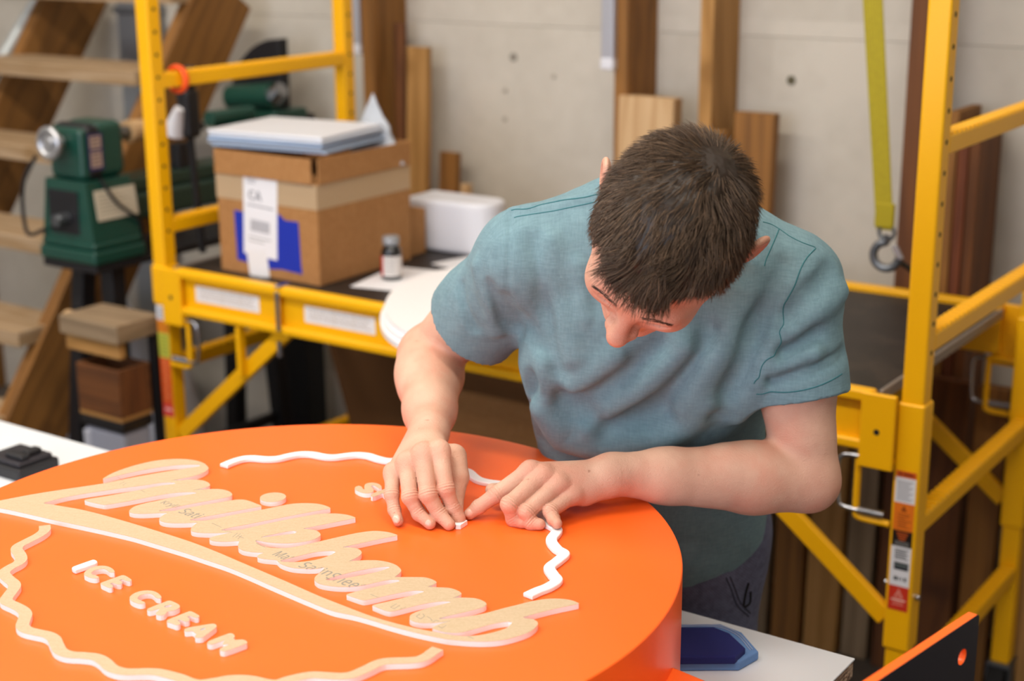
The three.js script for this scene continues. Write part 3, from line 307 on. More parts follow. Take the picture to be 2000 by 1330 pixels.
  const railLabel = canvasMat(256, 64, (x, w, h) => { x.fillStyle = '#e9e6e4'; x.fillRect(0, 0, w, h); lines(x, w, h, 5, '#b9b2ac'); x.fillStyle = '#c9bfb2'; x.fillRect(w * 0.42, 0, 2, h); x.fillRect(w * 0.7, 0, 2, h); }, 0.5);
  for (const a of [-1.633, -1.297]) part('rail_label', mv(sheet(0.2, 0.038, 0.0008), X(a), 0.868, Z(-0.0185)), railLabel, t);
  const postLabel = canvasMat(128, 832, (x, w, h) => {
    const bands = [[0, 38, '#c8561b'], [38, 186, '#dfe0e6'], [186, 350, '#e0741a'], [350, 446, '#1b120c'], [446, 684, '#dcdde3'], [684, 832, '#c8321c']]; for (const [a, b, c] of bands) { x.fillStyle = c; x.fillRect(0, a, w, b - a); }
    x.fillStyle = '#7a2d0c'; x.fillRect(20, 10, 16, 20); x.fillRect(46, 12, 62, 14); x.fillStyle = '#8b8d96'; for (let k = 0; k < 11; k++) x.fillRect(12, 58 + k * 11, 100 - (k % 3) * 12, 5);
    x.fillStyle = '#8a3d0a'; x.beginPath(); x.moveTo(64, 200); x.lineTo(84, 236); x.lineTo(44, 236); x.fill(); for (let k = 0; k < 7; k++) x.fillRect(24 + (k % 2) * 8, 250 + k * 13, 80 - (k % 3) * 14, 5);
    x.fillStyle = '#c4561a'; for (let k = 0; k < 4; k++) x.fillRect(26 + k * 6, 362 + k * 13, 76 - k * 12, 7); x.fillStyle = '#888'; for (let k = 0; k < 3; k++) x.fillRect(18, 416 + k * 9, 92, 4);
    x.fillStyle = '#2c2f33'; for (let k = 0; k < 5; k++) x.fillRect(24, 462 + k * 13, 86 - (k % 2) * 14, 7); x.fillRect(24, 540, 92, 46); x.fillStyle = '#9aa'; x.fillRect(30, 556, 80, 4); x.fillStyle = '#33363a'; x.fillRect(28, 628, 24, 22); x.fillRect(58, 630, 8, 18); x.fillRect(74, 630, 8, 18); x.fillRect(92, 628, 16, 22);
    x.strokeStyle = '#e9b6a5'; x.lineWidth = 4; x.beginPath(); x.moveTo(66, 704); x.lineTo(92, 752); x.lineTo(40, 752); x.closePath(); x.stroke(); x.beginPath(); x.moveTo(56, 740); x.lineTo(66, 722); x.lineTo(78, 746); x.stroke(); x.fillStyle = '#edc4b6'; x.fillRect(20, 764, 90, 9); x.fillRect(34, 780, 60, 3); x.fillRect(26, 796, 76, 3);
  }, 0.45);
  part('post_labels', mv(sheet(0.036, 0.26, 0.0006), X(-0.02), 0.658, Z(0) + 0.0243), postLabel, t);
  const postLabel2 = canvasMat(64, 420, (x, w, h) => { for (const [a, b, c] of [[0, 54, '#d9dadd'], [54, 102, '#cf7a1c'], [102, 196, '#b6b845'], [196, 372, '#d9521c'], [372, 420, '#d94a43']]) { x.fillStyle = c; x.fillRect(0, a, w, b - a); } x.fillStyle = '#777c85'; for (let k = 0; k < 5; k++) x.fillRect(8, 8 + k * 9, 46, 4); x.fillStyle = '#e98a55'; for (let k = 0; k < 13; k++) x.fillRect(8 + (k % 3) * 5, 206 + k * 12, 40 - (k % 2) * 9, 5); x.fillStyle = '#8f9330'; for (let k = 0; k < 6; k++) x.fillRect(10, 112 + k * 13, 44, 5); x.fillStyle = '#f3c3c0'; x.fillRect(12, 388, 40, 8); }, 0.5);
  part('post_labels', mv(sheet(0.036, 0.277, 0.0006), X(-1.8505), 0.684, Z(0) + 0.0204), postLabel2, t);
  // small bolts through the right sleeve
  part('bolt', [rod(P3(-0.052, 0.567, -0.004), P3(-0.044, 0.567, -0.004), 0.006), rod(P3(0.004, 0.552, -0.004), P3(0.012, 0.552, -0.004), 0.006)], M.chrome, t);

  // ---- things tied to or hanging on the scaffold
  const zip = solo('cable_tie', new THREE.TorusGeometry(0.0285, 0.0055, 10, 28).scale(1, 1, 1.6), std(0xff5a14, 0.5), 'bright orange tie wrapped around the upper left scaffold rung', 'cable tie'); atShop(zip, -1.8475, 1.345, 0.075);
}
// ---------------------------------------------------------------- things on the scaffold deck
{
  const Y = 0.9137;
  const cardTex = tex(256, 256, (u, v) => { const n = fbm(u * 40, v * 40, 2, 3), c = fbm(u * 3, v * 120, 8, 2); return mix3([0.69, 0.50, 0.30], [0.60, 0.41, 0.22], clamp(0.5 + (n - 0.5) * 0.8 + (c - 0.5) * 0.7)); }, 0.25, 0.25);
  M.card = new THREE.MeshStandardMaterial({ map: cardTex, roughness: 0.85 });
  const tape = phys(0xb79c7a, 0.3, { clearcoat: 0.6, clearcoatRoughness: 0.2 });
  // big carton: front face from a -1.71 to -1.405 at b 0.045, side running back to b 0.37
  const t = atShop(thing('cardboard_box', 'large brown cardboard box with blue tape and white label on the scaffold deck', 'box'), -1.558, Y, 0.21);
  const w = 0.305, h = 0.285, d = 0.33;
  part('body', grainUV(box(w, h - 0.055, d, 0, (h - 0.055) / 2, 0, 0.003), 0), M.card, t);
  const lid = (g) => g;
  part('flap', grainUV(bar([-w / 2, h - 0.028, d / 2 + 0.002], [w / 2 - 0.008, h - 0.028, d / 2 + 0.006], 0.004, 0.056, 0.001), 0), M.card, t);
  part('flap', grainUV(bar([w / 2 + 0.004, h - 0.028, d / 2 - 0.004], [w / 2 + 0.002, h - 0.028, -d / 2], 0.004, 0.056, 0.001), 2), M.card, t);
  part('flap', grainUV(box(w, 0.056, 0.004, 0, h - 0.028, -d / 2, 0.001), 0), M.card, t);
  part('flap', grainUV(box(0.004, 0.056, d, -w / 2, h - 0.028, 0, 0.001), 2), M.card, t);
  part('packing_tape', [box(w + 0.001, 0.055, 0.0006, 0, h - 0.085, d / 2 + 0.0004, 0), box(0.0006, 0.055, d, w / 2 + 0.0004, h - 0.085, 0, 0)], tape, t);
  const blue = new THREE.Shape(); [[-0.118, 0.022], [-0.12, 0.138], [-0.074, 0.135], [-0.03, 0.139], [0.02, 0.142], [0.036, 0.13], [0.076, 0.131], [0.079, 0.03], [0.082, 0.012], [0.02, 0.016], [-0.02, 0.012], [-0.06, 0.017]].forEach(([x, y], i) => (i ? blue.lineTo(x, y) : blue.moveTo(x, y)));
  part('blue_tape', mv(new THREE.ExtrudeGeometry(blue, { depth: 0.0005, bevelEnabled: false }), 0.02, 0.01, d / 2 + 0.0003), std(0x0a2aa4, 0.6), t);
  const label = canvasMat(128, 256, (x, W, H) => { x.fillStyle = '#e6e5e8'; x.fillRect(0, 0, W, H); x.fillStyle = '#9c9ca4'; for (let k = 0; k < 4; k++) x.fillRect(12, 12 + k * 9, 50 - k * 6, 4); x.fillStyle = '#85858d'; x.font = 'bold 40px sans-serif'; x.fillText('CA', 18, 92); x.fillRect(14, 106, 100, 4); for (let k = 0; k < 22; k++) x.fillRect(26 + k * 3.4, 150, (k * 7 % 3) + 1, 34); x.fillStyle = '#aaa'; x.fillRect(20, 200, 84, 4); x.fillRect(20, 212, 60, 4); }, 0.6);
  part('shipping_label', mv(sheet(0.103, 0.2, 0.0005).rotateZ(-0.06), -0.018, 0.148, d / 2 + 0.0012), label, t);
  part('small_label', mv(sheet(0.062, 0.062, 0.0005).rotateZ(0.12), -0.032, 0.03, d / 2 + 0.0016), std(0xe4e2e2, 0.7), t);
  // pack of flat envelopes on the box
  const e = atShop(thing('mailer_stack', 'stack of pale blue and white padded mailers on the cardboard box', 'mailers'), -1.588, Y + h + 0.001, 0.205, 0.0);
  const R = rng(5); for (let k = 0; k < 5; k++) part('mailer', mv(box(0.315, 0.0075, 0.25, 0, 0, 0, 0.003).rotateY((R() - 0.5) * 0.05 + 0.12), (R() - 0.5) * 0.01, 0.006 + k * 0.0078, (R() - 0.5) * 0.012 + 0.015), k === 4 ? std(0xd6d8de, 0.5) : std([0x9fb1c8, 0xb4c0cf, 0x8fa6c4, 0xc3cad6][k], 0.5), e);
  // crumpled plastic bag: a small tent of clear film
  { const g = new THREE.ConeGeometry(0.085, 0.165, 22, 12, true); const P = g.attributes.position; for (let i = 0; i < P.count; i++) { const x = P.getX(i), y = P.getY(i), z = P.getZ(i), n = fbm(x * 30 + 5, y * 30, z * 30, 3) - 0.5; P.setXYZ(i, x * (1 + n * 0.5), y + n * 0.014, z * (0.36 + n * 0.3)); } g.computeVertexNormals();
    atShop(solo('plastic_bag', mv(g, 0, 0.0845, 0), phys(0xc9d0d8, 0.35, { transmission: 0.3, thickness: 0, side: THREE.DoubleSide }), 'crumpled translucent plastic bag standing in the box behind the pile of mailers', 'bag'), -1.485, Y + 0.2305, 0.343); }
  // papers on the deck
  const paperAt = (name, label, wd, dp, a, b, turn, y, m = M.paper) => atShop(solo(name, mv(box(wd, 0.0012, dp, 0, 0.0006, 0, 0), 0, 0, 0), m, label, 'paper'), a, y, b, turn);
  paperAt('paper_sheet', 'white paper sheet under the small medicine bottle', 0.28, 0.21, -1.235, 0.215, 0.2, Y);
  paperAt('paper_sheet', 'white paper sheet lying behind the black knife', 0.25, 0.19, -1.19, 0.42, -0.25, Y + 0.0014);
  // bottle
  { const b = atShop(thing('pill_bottle', 'small dark bottle with grey cap and white and red label', 'bottle'), -1.318, Y + 0.0014, 0.19);
    const L = (pts) => new THREE.LatheGeometry(pts.map((p) => new THREE.Vector2(...p)), 28);
    part('body', L([[0, 0], [0.021, 0], [0.0235, 0.003], [0.0235, 0.062], [0.021, 0.07], [0.0165, 0.076], [0.0165, 0.08], [0, 0.08]]), phys(0x16191c, 0.25, { clearcoat: 0.5 }), b);
    part('cap', L([[0, 0.08], [0.0185, 0.08], [0.019, 0.083], [0.019, 0.096], [0.0175, 0.0985], [0, 0.0985]]), std(0x9fa2a6, 0.4, 0.3), b);
    const lab = canvasMat(256, 64, (x, W, H) => { x.fillStyle = '#d8d3cf'; x.fillRect(0, 0, W, H); x.fillStyle = '#c22b28'; x.fillRect(40, 0, 34, H); x.fillRect(168, 0, 34, H); x.fillStyle = '#8c8985'; for (let k = 0; k < 6; k++) { x.fillRect(84, 6 + k * 9, 60, 3); x.fillRect(210, 6 + k * 9, 40, 3); } }, 0.6);
    part('label', new THREE.CylinderGeometry(0.0238, 0.0238, 0.046, 32, 1, true).rotateY(1.1).translate(0, 0.033, 0), lab, b); }
  // knife
  { const k = atShop(thing('utility_knife', 'black utility knife lying on the papers near the elbow', 'knife'), -1.165, Y + 0.0028, 0.25, 0.75);
    part('handle', box(0.12, 0.016, 0.024, 0, 0.008, 0, 0.007), M.black, k); part('blade', box(0.035, 0.001, 0.012, 0.075, 0.008, 0, 0), M.steel, k); }
  // small carton and a white foam block with rounded corners behind it
  { const c = atShop(thing('small_carton', 'small brown carton beside the white foam block', 'box'), -1.47, Y, 0.43); part('body', grainUV(box(0.085, 0.11, 0.06, 0, 0.055, 0, 0.002), 0), M.card, c); part('lid_flap', grainUV(box(0.083, 0.002, 0.03, 0, 0.1112, 0.015, 0.0005), 0), M.card, c); }
  { const sh = new THREE.Shape(); sh.moveTo(-0.12, -0.06); sh.lineTo(0.05, -0.06); sh.quadraticCurveTo(0.125, -0.06, 0.125, 0.0); sh.quadraticCurveTo(0.125, 0.06, 0.07, 0.06); sh.lineTo(-0.12, 0.06); sh.closePath();
    const g = new THREE.ExtrudeGeometry(sh, { depth: 0.104, bevelEnabled: true, bevelThickness: 0.012, bevelSize: 0.012, bevelOffset: -0.012, bevelSegments: 4, curveSegments: 16 }).rotateX(-Math.PI / 2).translate(0, 0.012, 0);
    const o = atShop(solo('foam_block', g, std(0xd9dae0, 0.6), 'white rounded foam block behind the small carton', 'foam block'), -1.385, Y, 0.535); }
  // white oval boards lying over the front edge
  const oval = (rx, rz, th) => new THREE.CylinderGeometry(1, 1, th, 72).scale(rx, 1, rz);
  const stack = [['bottom', 0.012, 0.158, 0.298, 0], ['middle', 0.012, 0.156, 0.296, 0.012], ['top', 0.012, 0.155, 0.294, 0.024]];
  for (const [w2, th, rx, rz, y] of stack) { const o = thing('oval_board', w2 + ' one of the white oval boards overhanging the front rail by the bare elbow', 'board', 'stacked oval boards'); o.position.set(-0.100 + (y - 0.012) * 0.3, Y + 0.0205 + y, -2.945); part('board', mv(oval(rx, rz, th - 0.0005), 0, th / 2, 0), M.white, o); }
  const o0 = atShop(solo('paper_pad', box(0.34, 0.02, 0.22, 0, 0.01, 0, 0.002), M.paper, 'flat white paper pad under the oval boards', 'paper'), -0.9, Y, 0.115);
}
// ---------------------------------------------------------------- along the back wall and at the left
{
  // boards leaning on the wall: width, height, thickness, a, b of the foot, lean
  const lean = (name, label, w, h, th, a, b, m, y = 0, tilt = 0.05, group = 'boards leaning on the back wall') => {
    const o = solo(name, mv(plank(w, h, th, m), 0, h / 2, 0), m, label, 'board', group); o.position.copy(shop(a, y, b)); o.rotation.set(-tilt, TURN, 0, 'YXZ'); return o; };
  lean('leaning_board', 'tall narrow board leaning beside the left stud', 0.07, 1.36, 0.022, -1.795, 0.86, M.pine, 0.0, 0.045);
  lean('leaning_board', 'dark board tucked behind the tall narrow one at the left stud', 0.03, 1.42, 0.02, -1.872, 0.91, M.brown, 0, 0.02);
  lean('leaning_board', 'short brown offcut board beside the tall narrow board', 0.062, 1.075, 0.02, -1.712, 0.88, M.fir, 0, 0.06);
  lean('leaning_board', 'shortest pale offcut to the right of the brown offcut', 0.03, 0.99, 0.02, -1.662, 0.89, M.pale, 0, 0.06);
  lean('leaning_board', 'wide pale board behind the head of the man', 0.155, 1.275, 0.045, -1.045, 0.83, M.pale, 0, 0.04);
  lean('leaning_board', 'narrow light board right behind the top of the head', 0.045, 1.205, 0.05, -0.858, 0.835, M.pine, 0, 0.03);
  lean('leaning_board', 'wide orange brown board to the right of the head', 0.105, 1.25, 0.03, -0.775, 0.86, M.fir, 0, 0.05);
  // boards stacked upright at the far right, behind the yellow post
  const R = rng(77); const mats = [M.red, M.fir, M.red, M.brown];
  for (let k = 0; k < 4; k++) lean('upright_plank', ['leftmost', 'second from the left', 'third from the left', 'rightmost'][k] + ' reddish plank of the tall bundle behind the right post', 0.023, 1.25 + [0.03, 0.045, 0.02, 0.0][k], 0.15, -0.292 + 0.0255 * k, 0.905, mats[k], 0, 0.0, 'plank bundle behind the right post');
  // lumber standing under the deck against the wall
  let a = -1.02, k = 0; const tone = [M.grey, M.brown, M.pine, M.fir, M.grey, M.red];
  const ord = ['first', 'second', 'third', 'fourth', 'fifth', 'sixth', 'seventh', 'eighth', 'ninth', 'tenth', 'eleventh', 'twelfth', 'thirteenth', 'fourteenth', 'fifteenth', 'sixteenth', 'seventeenth', 'eighteenth', 'nineteenth', 'twentieth'];
  while (a < 0.42 && k < 20) { const w = 0.05 + R() * 0.045, h = 0.66 + R() * 0.14; a += w / 2 + 0.004; lean('upright_lumber', ord[k] + ' board from the left in the row standing under the deck', w, h, 0.03 + R() * 0.02, a, 0.735 + R() * 0.02, tone[Math.floor(R() * 6)], 0, 0.03, 'lumber row under the scaffold deck'); a += w / 2 + 0.004 + R() * 0.012; k++; }

  // white pipe ends fixed to the studs
  for (const [aa, yb, lab, bb] of [[-1.985, 1.335, 'white metal bracket on the left stud behind the box', 0.885], [-1.155, 1.338, 'white metal bracket on the middle stud above the head', 0.862]]) { const o = atShop(thing('wall_bracket', lab, 'bracket', 'white brackets on the studs'), aa, yb, bb); part('channel', box(0.036, 0.6, 0.02, 0, 0.3, 0, 0.004), std(0xb9bbc4, 0.35, 0.4), o); part('end_cap', box(0.038, 0.03, 0.024, 0, 0.012, 0, 0.005), std(0xdadbe2, 0.4), o); }

  // yellow lifting strap with its hook
  { const o = atShop(thing('lifting_strap', 'bright yellow webbing strap with steel hook hanging before the wall', 'strap'), -0.31, 1.09, 0.5);
    const top = 1.0, w = 0.046; const webTex = tex(64, 256, (u, v) => { const l = 0.5 + 0.5 * Math.sin(u * Math.PI * 14), n = fbm(u * 20, v * 60, 3, 2); return mix3([0.68, 0.62, 0.05], [0.55, 0.49, 0.03], clamp(0.35 * l + 0.7 * (n - 0.3))); }, 0.046, 0.2);
    const web = grainUV(box(w, top, 0.004, 0, top / 2, 0, 0.001), 1); const P = web.attributes.position; for (let i = 0; i < P.count; i++) { const y = P.getY(i); P.setX(i, P.getX(i) * (y < 0.03 ? 0.8 : 1) + 0.028 - y * 0.118); }
    part('webbing', web, new THREE.MeshStandardMaterial({ map: webTex, roughness: 0.7 }), o);
    part('stitched_end', box(0.04, 0.05, 0.012, 0.026, 0.03, 0, 0.003), new THREE.MeshStandardMaterial({ map: webTex, roughness: 0.75 }), o);
    part('ring', mv(new THREE.TorusGeometry(0.016, 0.004, 10, 28), 0.032, -0.004, 0), M.steel, o);
    const hk = []; for (let i = 0; i <= 20; i++) { const q = i / 20 * 4.4 + 1.7; hk.push([0.034 + 0.027 * Math.cos(q), -0.052 + 0.027 * Math.sin(q), 0]); } hk.unshift([0.034, -0.012, 0]);
    part('hook', tube(hk, 0.0085, 60, 12), M.steel, o); part('latch', bar([0.05, -0.03, 0], [0.066, -0.058, 0], 0.008, 0.012, 0.002), M.chrome, o);
    part('chain', tube([[0.06, -0.06, 0], [0.085, -0.085, -0.02], [0.1, -0.17, -0.05], [0.11, -0.176, -0.1]], 0.006, 30, 8), std(0x38342c, 0.5, 0.6), o); }

  // ---- wooden stair at the far left: two stringers rising towards the wall, thick treads
  { const o = atShop(thing('wooden_stair', 'open wooden stair of thick planks behind the green lathe', 'stairs'), -2.78, 0, 0.4);
    const X = (q) => q + 2.78, Z = (b) => -(b - 0.4), slope = [0.71, 0.98]; // run b, rise y
    for (const [aa, b0, m] of [[-2.43, -0.395, M.fir], [-3.12, -0.33, M.fir]]) { // upper-left edge passes (y 0.5, b -0.09)
      const L = 1.86, dir = new THREE.Vector3(0, 0.81, -0.586), g = plank(0.045, L, 0.21, 0); g.rotateX(-Math.atan2(0.586, 0.81)); g.translate(X(aa), dir.y * L / 2 + 0.0, Z(b0 + 0.13) + dir.z * L / 2); part('stringer', g, m, o); }
    part('handrail', rod([X(-3.17), 0.55, Z(-0.06)], [X(-3.17), 1.62, Z(0.90)], 0.02, 0.02, 16), std(0xb9bfc0, 0.4, 0.3), o); for (const [y, b] of [[0.62, 0.003], [1.5, 0.79]]) part('rail_bracket', bar([X(-3.17), y, Z(b)], [X(-3.13), y - 0.03, Z(b + 0.02)], 0.012, 0.02), M.steel, o);
    for (let i = 0; i < 8; i++) { const y = 0.19 + i * 0.212 + 0.03, b = -0.305 + (y - 0.2) * 0.7235; if (b > 0.68) break; part('tread', mv(plank(0.72, 0.042, 0.19, 0), X(-2.78), y, Z(b + 0.075)), M.tread, o); } }
  // grey downpipe on the wall behind the stair
  { const o = atShop(thing('downpipe', 'grey metal downpipe running up the wall behind the stair', 'pipe'), -2.95, 0, 0.965); part('pipe', box(0.13, 3.2, 0.08, 0, 1.6, 0, 0.012), std(0x9aa0a6, 0.4, 0.5), o); for (const y of [1.05, 1.42, 2.2]) part('band', box(0.142, 0.02, 0.09, 0, y, 0, 0.004), std(0x7d8389, 0.4, 0.5), o); }

  // ---- green lathe: headstock, bed, tailstock, on a black stand
  { const o = atShop(thing('wood_lathe', 'dark green bench lathe with chrome handwheel beside the scaffold', 'lathe'), -2.22, 0.875, 0.3);
    const Z = (b) => -(b - 0.3); // local z, x measured from a = -2.22
    const taper = (w0, w1, h, d0, d1) => { const g = new THREE.BoxGeometry(w0, h, d0, 1, 1, 1); const P = g.attributes.position; for (let i = 0; i < P.count; i++) if (P.getY(i) > 0) { P.setX(i, P.getX(i) * w1 / w0); P.setZ(i, P.getZ(i) * d1 / d0); } g.computeVertexNormals(); return g.toNonIndexed(); };
    part('foot', [box(0.21, 0.035, 0.17, 0, 0.0175, Z(0.10), 0.008), box(0.2, 0.02, 0.16, 0, 0.045, Z(0.10), 0.008)], M.green, o);
    part('pedestal', mv(taper(0.19, 0.15, 0.15, 0.15, 0.14), 0, 0.13, Z(0.10)), M.green, o);
    const pl = part('motor_panel', box(0.11, 0.11, 0.006, -0.01, 0.125, Z(0.026), 0.003), M.black, o); part('knob', [rod([0.0, 0.11, Z(0.024)], [0.0, 0.11, Z(-0.01)], 0.016), rod([-0.05, 0.09, Z(0.02)], [0.02, 0.12, Z(-0.015)], 0.005)], M.steel, pl);
    part('maker_plate', mv(sheet(0.13, 0.075, 0.002).rotateY(Math.PI / 2).rotateZ(0.13), 0.0885, 0.145, Z(0.11)), canvasMat(128, 80, (x, w, h) => { x.fillStyle = '#c9bfa8'; x.fillRect(0, 0, w, h); x.fillStyle = '#a89e86'; for (let k = 0; k < 6; k++) x.fillRect(10, 10 + k * 10, 60 + (k * 17) % 40, 3); }, 0.7), o);
    part('headstock', [box(0.13, 0.14, 0.09, 0, 0.275, Z(0.13), 0.02), box(0.125, 0.13, 0.05, 0, 0.27, Z(0.06), 0.015)], M.green, o);
    part('belt_cover', box(0.135, 0.14, 0.055, 0, 0.273, Z(0.075), 0.02), M.black, o);
    part('speed_label', mv(sheet(0.045, 0.09, 0.001).rotateY(Math.PI / 2), 0.0685, 0.275, Z(0.075)), canvasMat(64, 128, (x, w, h) => { x.fillStyle = '#3b3560'; x.fillRect(0, 0, w, h); x.fillStyle = '#b59a86'; x.fillRect(8, 8, 48, 44); x.fillRect(8, 62, 48, 56); x.fillStyle = '#4a4050'; for (let k = 0; k < 8; k++) x.fillRect(14, 14 + k * 13, 36, 4); }, 0.6), o);
    part('handwheel', [mv(new THREE.TorusGeometry(0.034, 0.009, 12, 32), -0.005, 0.3, Z(-0.005)), rod([-0.005, 0.3, Z(0.03)], [-0.005, 0.3, Z(-0.012)], 0.016, 0.014, 20), mv(new THREE.CylinderGeometry(0.034, 0.034, 0.008, 28).rotateX(Math.PI / 2), -0.005, 0.3, Z(-0.002))], std(0xc6c8cc, 0.28, 0.85), o);
    part('spindle', rod([0, 0.3, Z(0.17)], [0, 0.3, Z(0.24)], 0.022, 0.016, 20), M.steel, o);
    part('work_piece', rod([0, 0.3, Z(0.24)], [0, 0.3, Z(0.33)], 0.03, 0.024, 20), M.pale, o);
    part('bed', [box(0.1, 0.035, 0.55, 0, 0.17, Z(0.445), 0.006), box(0.12, 0.07, 0.55, 0, 0.115, Z(0.445), 0.012)], std(0x33493f, 0.4, 0.4), o);
    part('tool_rest', [box(0.035, 0.07, 0.05, 0.02, 0.22, Z(0.4), 0.006), bar([0.03, 0.29, Z(0.3)], [0.03, 0.29, Z(0.48)], 0.012, 0.02)], M.black, o);
    part('tailstock', [box(0.09, 0.1, 0.1, 0, 0.235, Z(0.63), 0.018), rod([0, 0.3, Z(0.53)], [0, 0.3, Z(0.69)], 0.022, 0.022, 18)], M.green, o);
    part('power_cord', tube([[-0.09, 0.26, Z(0.02)], [-0.12, 0.2, Z(-0.0)], [-0.135, 0.1, Z(0)], [-0.12, 0.06, Z(0)], [-0.08, 0.075, Z(0.02)]], 0.005, 50, 8), M.rubber, o);
    part('cable', tube([[0.075, 0.21, Z(0.075)], [0.1, 0.15, Z(0.1)], [0.1, 0.09, Z(0.17)], [0.07, 0.03, Z(0.2)]], 0.0045, 40, 8), M.rubber, o);
    const s = atShop(thing('lathe_stand', 'black steel stand carrying the green lathe', 'stand'), -2.22, 0, 0.3);
    part('top_plate', box(0.2, 0.02, 0.7, 0, 0.864, -0.07, 0.003), M.black, s);
    for (const [x, z, dz] of [[0.06, 0.18, 0.05], [-0.09, 0.18, 0.05], [0.06, -0.36, -0.03], [-0.09, -0.36, -0.03]]) part('leg', bar([x * 0.7, 0.855, z], [x * 1.5, 0.0, z + dz], 0.045, 0.045, 0.003), M.black, s);
    part('tie_bar', bar([0.07, 0.3, 0.2], [0.07, 0.3, -0.37], 0.02, 0.03, 0.002), M.black, s); }
  // disc sander behind the box
  { const o = atShop(thing('disc_sander', 'dark green disc sander with black guard behind the mailers', 'sander'), -2.235, 0, 0.885);
    part('stand', [box(0.2, 0.05, 0.2, 0, 0.025, 0, 0.005), box(0.09, 1.1, 0.09, 0, 0.6, 0, 0.006)], M.black, o);
    const q = new THREE.Shape(); q.moveTo(0.0, 0); q.absarc(0, 0, 0.2, Math.PI / 2, Math.PI, false); q.lineTo(0, 0);
    part('disc_guard', mv(new THREE.ExtrudeGeometry(q, { depth: 0.03, bevelEnabled: true, bevelThickness: 0.004, bevelSize: 0.004, bevelSegments: 2, curveSegments: 24 }), 0.01, 1.165, 0.03), M.black, o);
    part('motor', [rod([-0.14, 1.2, 0.11], [0.03, 1.215, 0.11], 0.035, 0.038, 20), box(0.2, 0.035, 0.14, -0.05, 1.155, 0.06, 0.01)], M.green, o);
    part('knob', rod([0.03, 1.215, 0.11], [0.06, 1.235, 0.11], 0.03, 0.022, 18), M.chrome, o); }
  // hand drill hanging on the rung (black with white)
  { const o = atShop(thing('clamp_lamp', 'black clamp lamp with white reflector hanging behind the left post', 'lamp'), -1.95, 1.2, 0.2); part('body', [box(0.045, 0.12, 0.045, 0, 0.045, 0, 0.012), rod([0, 0.1, 0], [0.02, 0.155, 0], 0.018)], M.black, o); part('reflector', rod([-0.03, 0.0, 0.02], [0.0, 0.06, 0.03], 0.03, 0.012, 20), std(0xd9d9dd, 0.4), o); part('arm', bar([0.0, 0.0, 0], [0.02, -0.3, 0], 0.014, 0.014), M.black, o); }
  // low bench with a crate standing on a bin under it
  { const o = atShop(thing('scrap_bench', 'low wooden bench with rough plank top left of the scaffold', 'bench'), -1.995, 0, -0.055);
    part('plank_top', mv(plank(0.205, 0.045, 0.14, 0), 0, 0.765, 0), M.grey, o); part('dowel_end', rod([-0.13, 0.765, 0.02], [-0.1, 0.765, 0.02], 0.02, 0.02, 18), M.pale, o);
    for (const x of [-0.085, 0.085]) part('leg', bar([x, 0.745, -0.055], [x, 0, -0.055], 0.02, 0.02, 0.003), M.black, o);
    part('cleat', mv(plank(0.19, 0.04, 0.02, 0), 0, 0.722, 0.05), M.pine, o); }
  { const o = atShop(thing('wooden_crate', 'small open brown crate on top of the grey bin', 'crate'), -1.98, 0.545, -0.07); for (const z of [-0.045, 0.045]) part('slat', mv(plank(0.15, 0.12, 0.01, 0), 0, 0.07, z), M.brown, o); for (const x of [-0.07, 0.07]) part('slat', mv(plank(0.01, 0.12, 0.08, 0), x, 0.07, 0), M.brown, o); part('bottom', box(0.15, 0.01, 0.1, 0, 0.005, 0), M.pine, o); }
  { const o = atShop(thing('storage_bin', 'tall light grey plastic bin under the low bench', 'bin'), -1.98, 0, -0.07); part('body', box(0.14, 0.515, 0.09, 0, 0.2575, 0, 0.01), std(0x9a9fb0, 0.5), o); part('lid', box(0.15, 0.028, 0.1, 0, 0.5305, 0, 0.006), M.black, o); part('corner_rib', box(0.025, 0.5, 0.008, -0.055, 0.255, 0.047, 0.003), std(0xb6bac8, 0.5), o); }
  // white sacks and clutter on the floor
  const blob = (rx, ry, rz, seed, m) => { const g = new THREE.IcosahedronGeometry(1, 5); const P = g.attributes.position; for (let i = 0; i < P.count; i++) { const x = P.getX(i), y = P.getY(i), z = P.getZ(i), n = 1 + 0.35 * (fbm(x * 2 + seed, y * 2, z * 2, 4) - 0.5); P.setXYZ(i, x * rx * n, Math.max(-0.82, y) * ry * n, z * rz * n); } g.computeVertexNormals(); g.translate(0, 0.82 * ry, 0); return g; };
  atShop(solo('white_sack', blob(0.075, 0.3, 0.09, 3), std(0xc8ccd6, 0.7), 'crumpled white plastic sack behind the black stand leg', 'sack'), -2.25, 0, 0.36);
  atShop(solo('white_sack', blob(0.2, 0.34, 0.15, 8), std(0xc4c7cf, 0.7), 'white plastic sack on the floor behind the stair', 'sack'), -2.85, 0, 0.62);
  // under the deck, behind the front brace
  { const o = atShop(thing('leaning_cardboard', 'dark brown cardboard panel leaning under the scaffold deck', 'cardboard'), -1.52, 0, 0.58, 0); const g = grainUV(box(0.34, 0.66, 0.012, 0, 0.33, 0, 0.002), 1); o.rotation.set(0, TURN, 0.3, 'YXZ'); o.position.y = 0.055; part('panel', g, std(0x6b4620, 0.9), o); }
  { const o = atShop(thing('lumber_offcut', 'heap of wooden offcuts under the left end of the deck', 'wood'), -1.8, 0, 0.3); for (const [x, y, z, r] of [[0.1, 0.05, 0, 0.2], [0.05, 0.12, 0.03, -0.3], [0.12, 0.19, 0, 0.5], [0.02, 0.26, 0.02, 0.1]]) part('offcut', mv(plank(0.42, 0.065, 0.11, 0).rotateY(r), x, y, z), M.grey, o); }
  atShop(solo('broom_stick', rod([0, 0, 0], [0.06, 0.75, -0.06], 0.011), std(0x2b2a2c, 0.5), 'thin dark stick leaning behind the scaffold rail', 'stick'), -1.5, 0, 0.72);
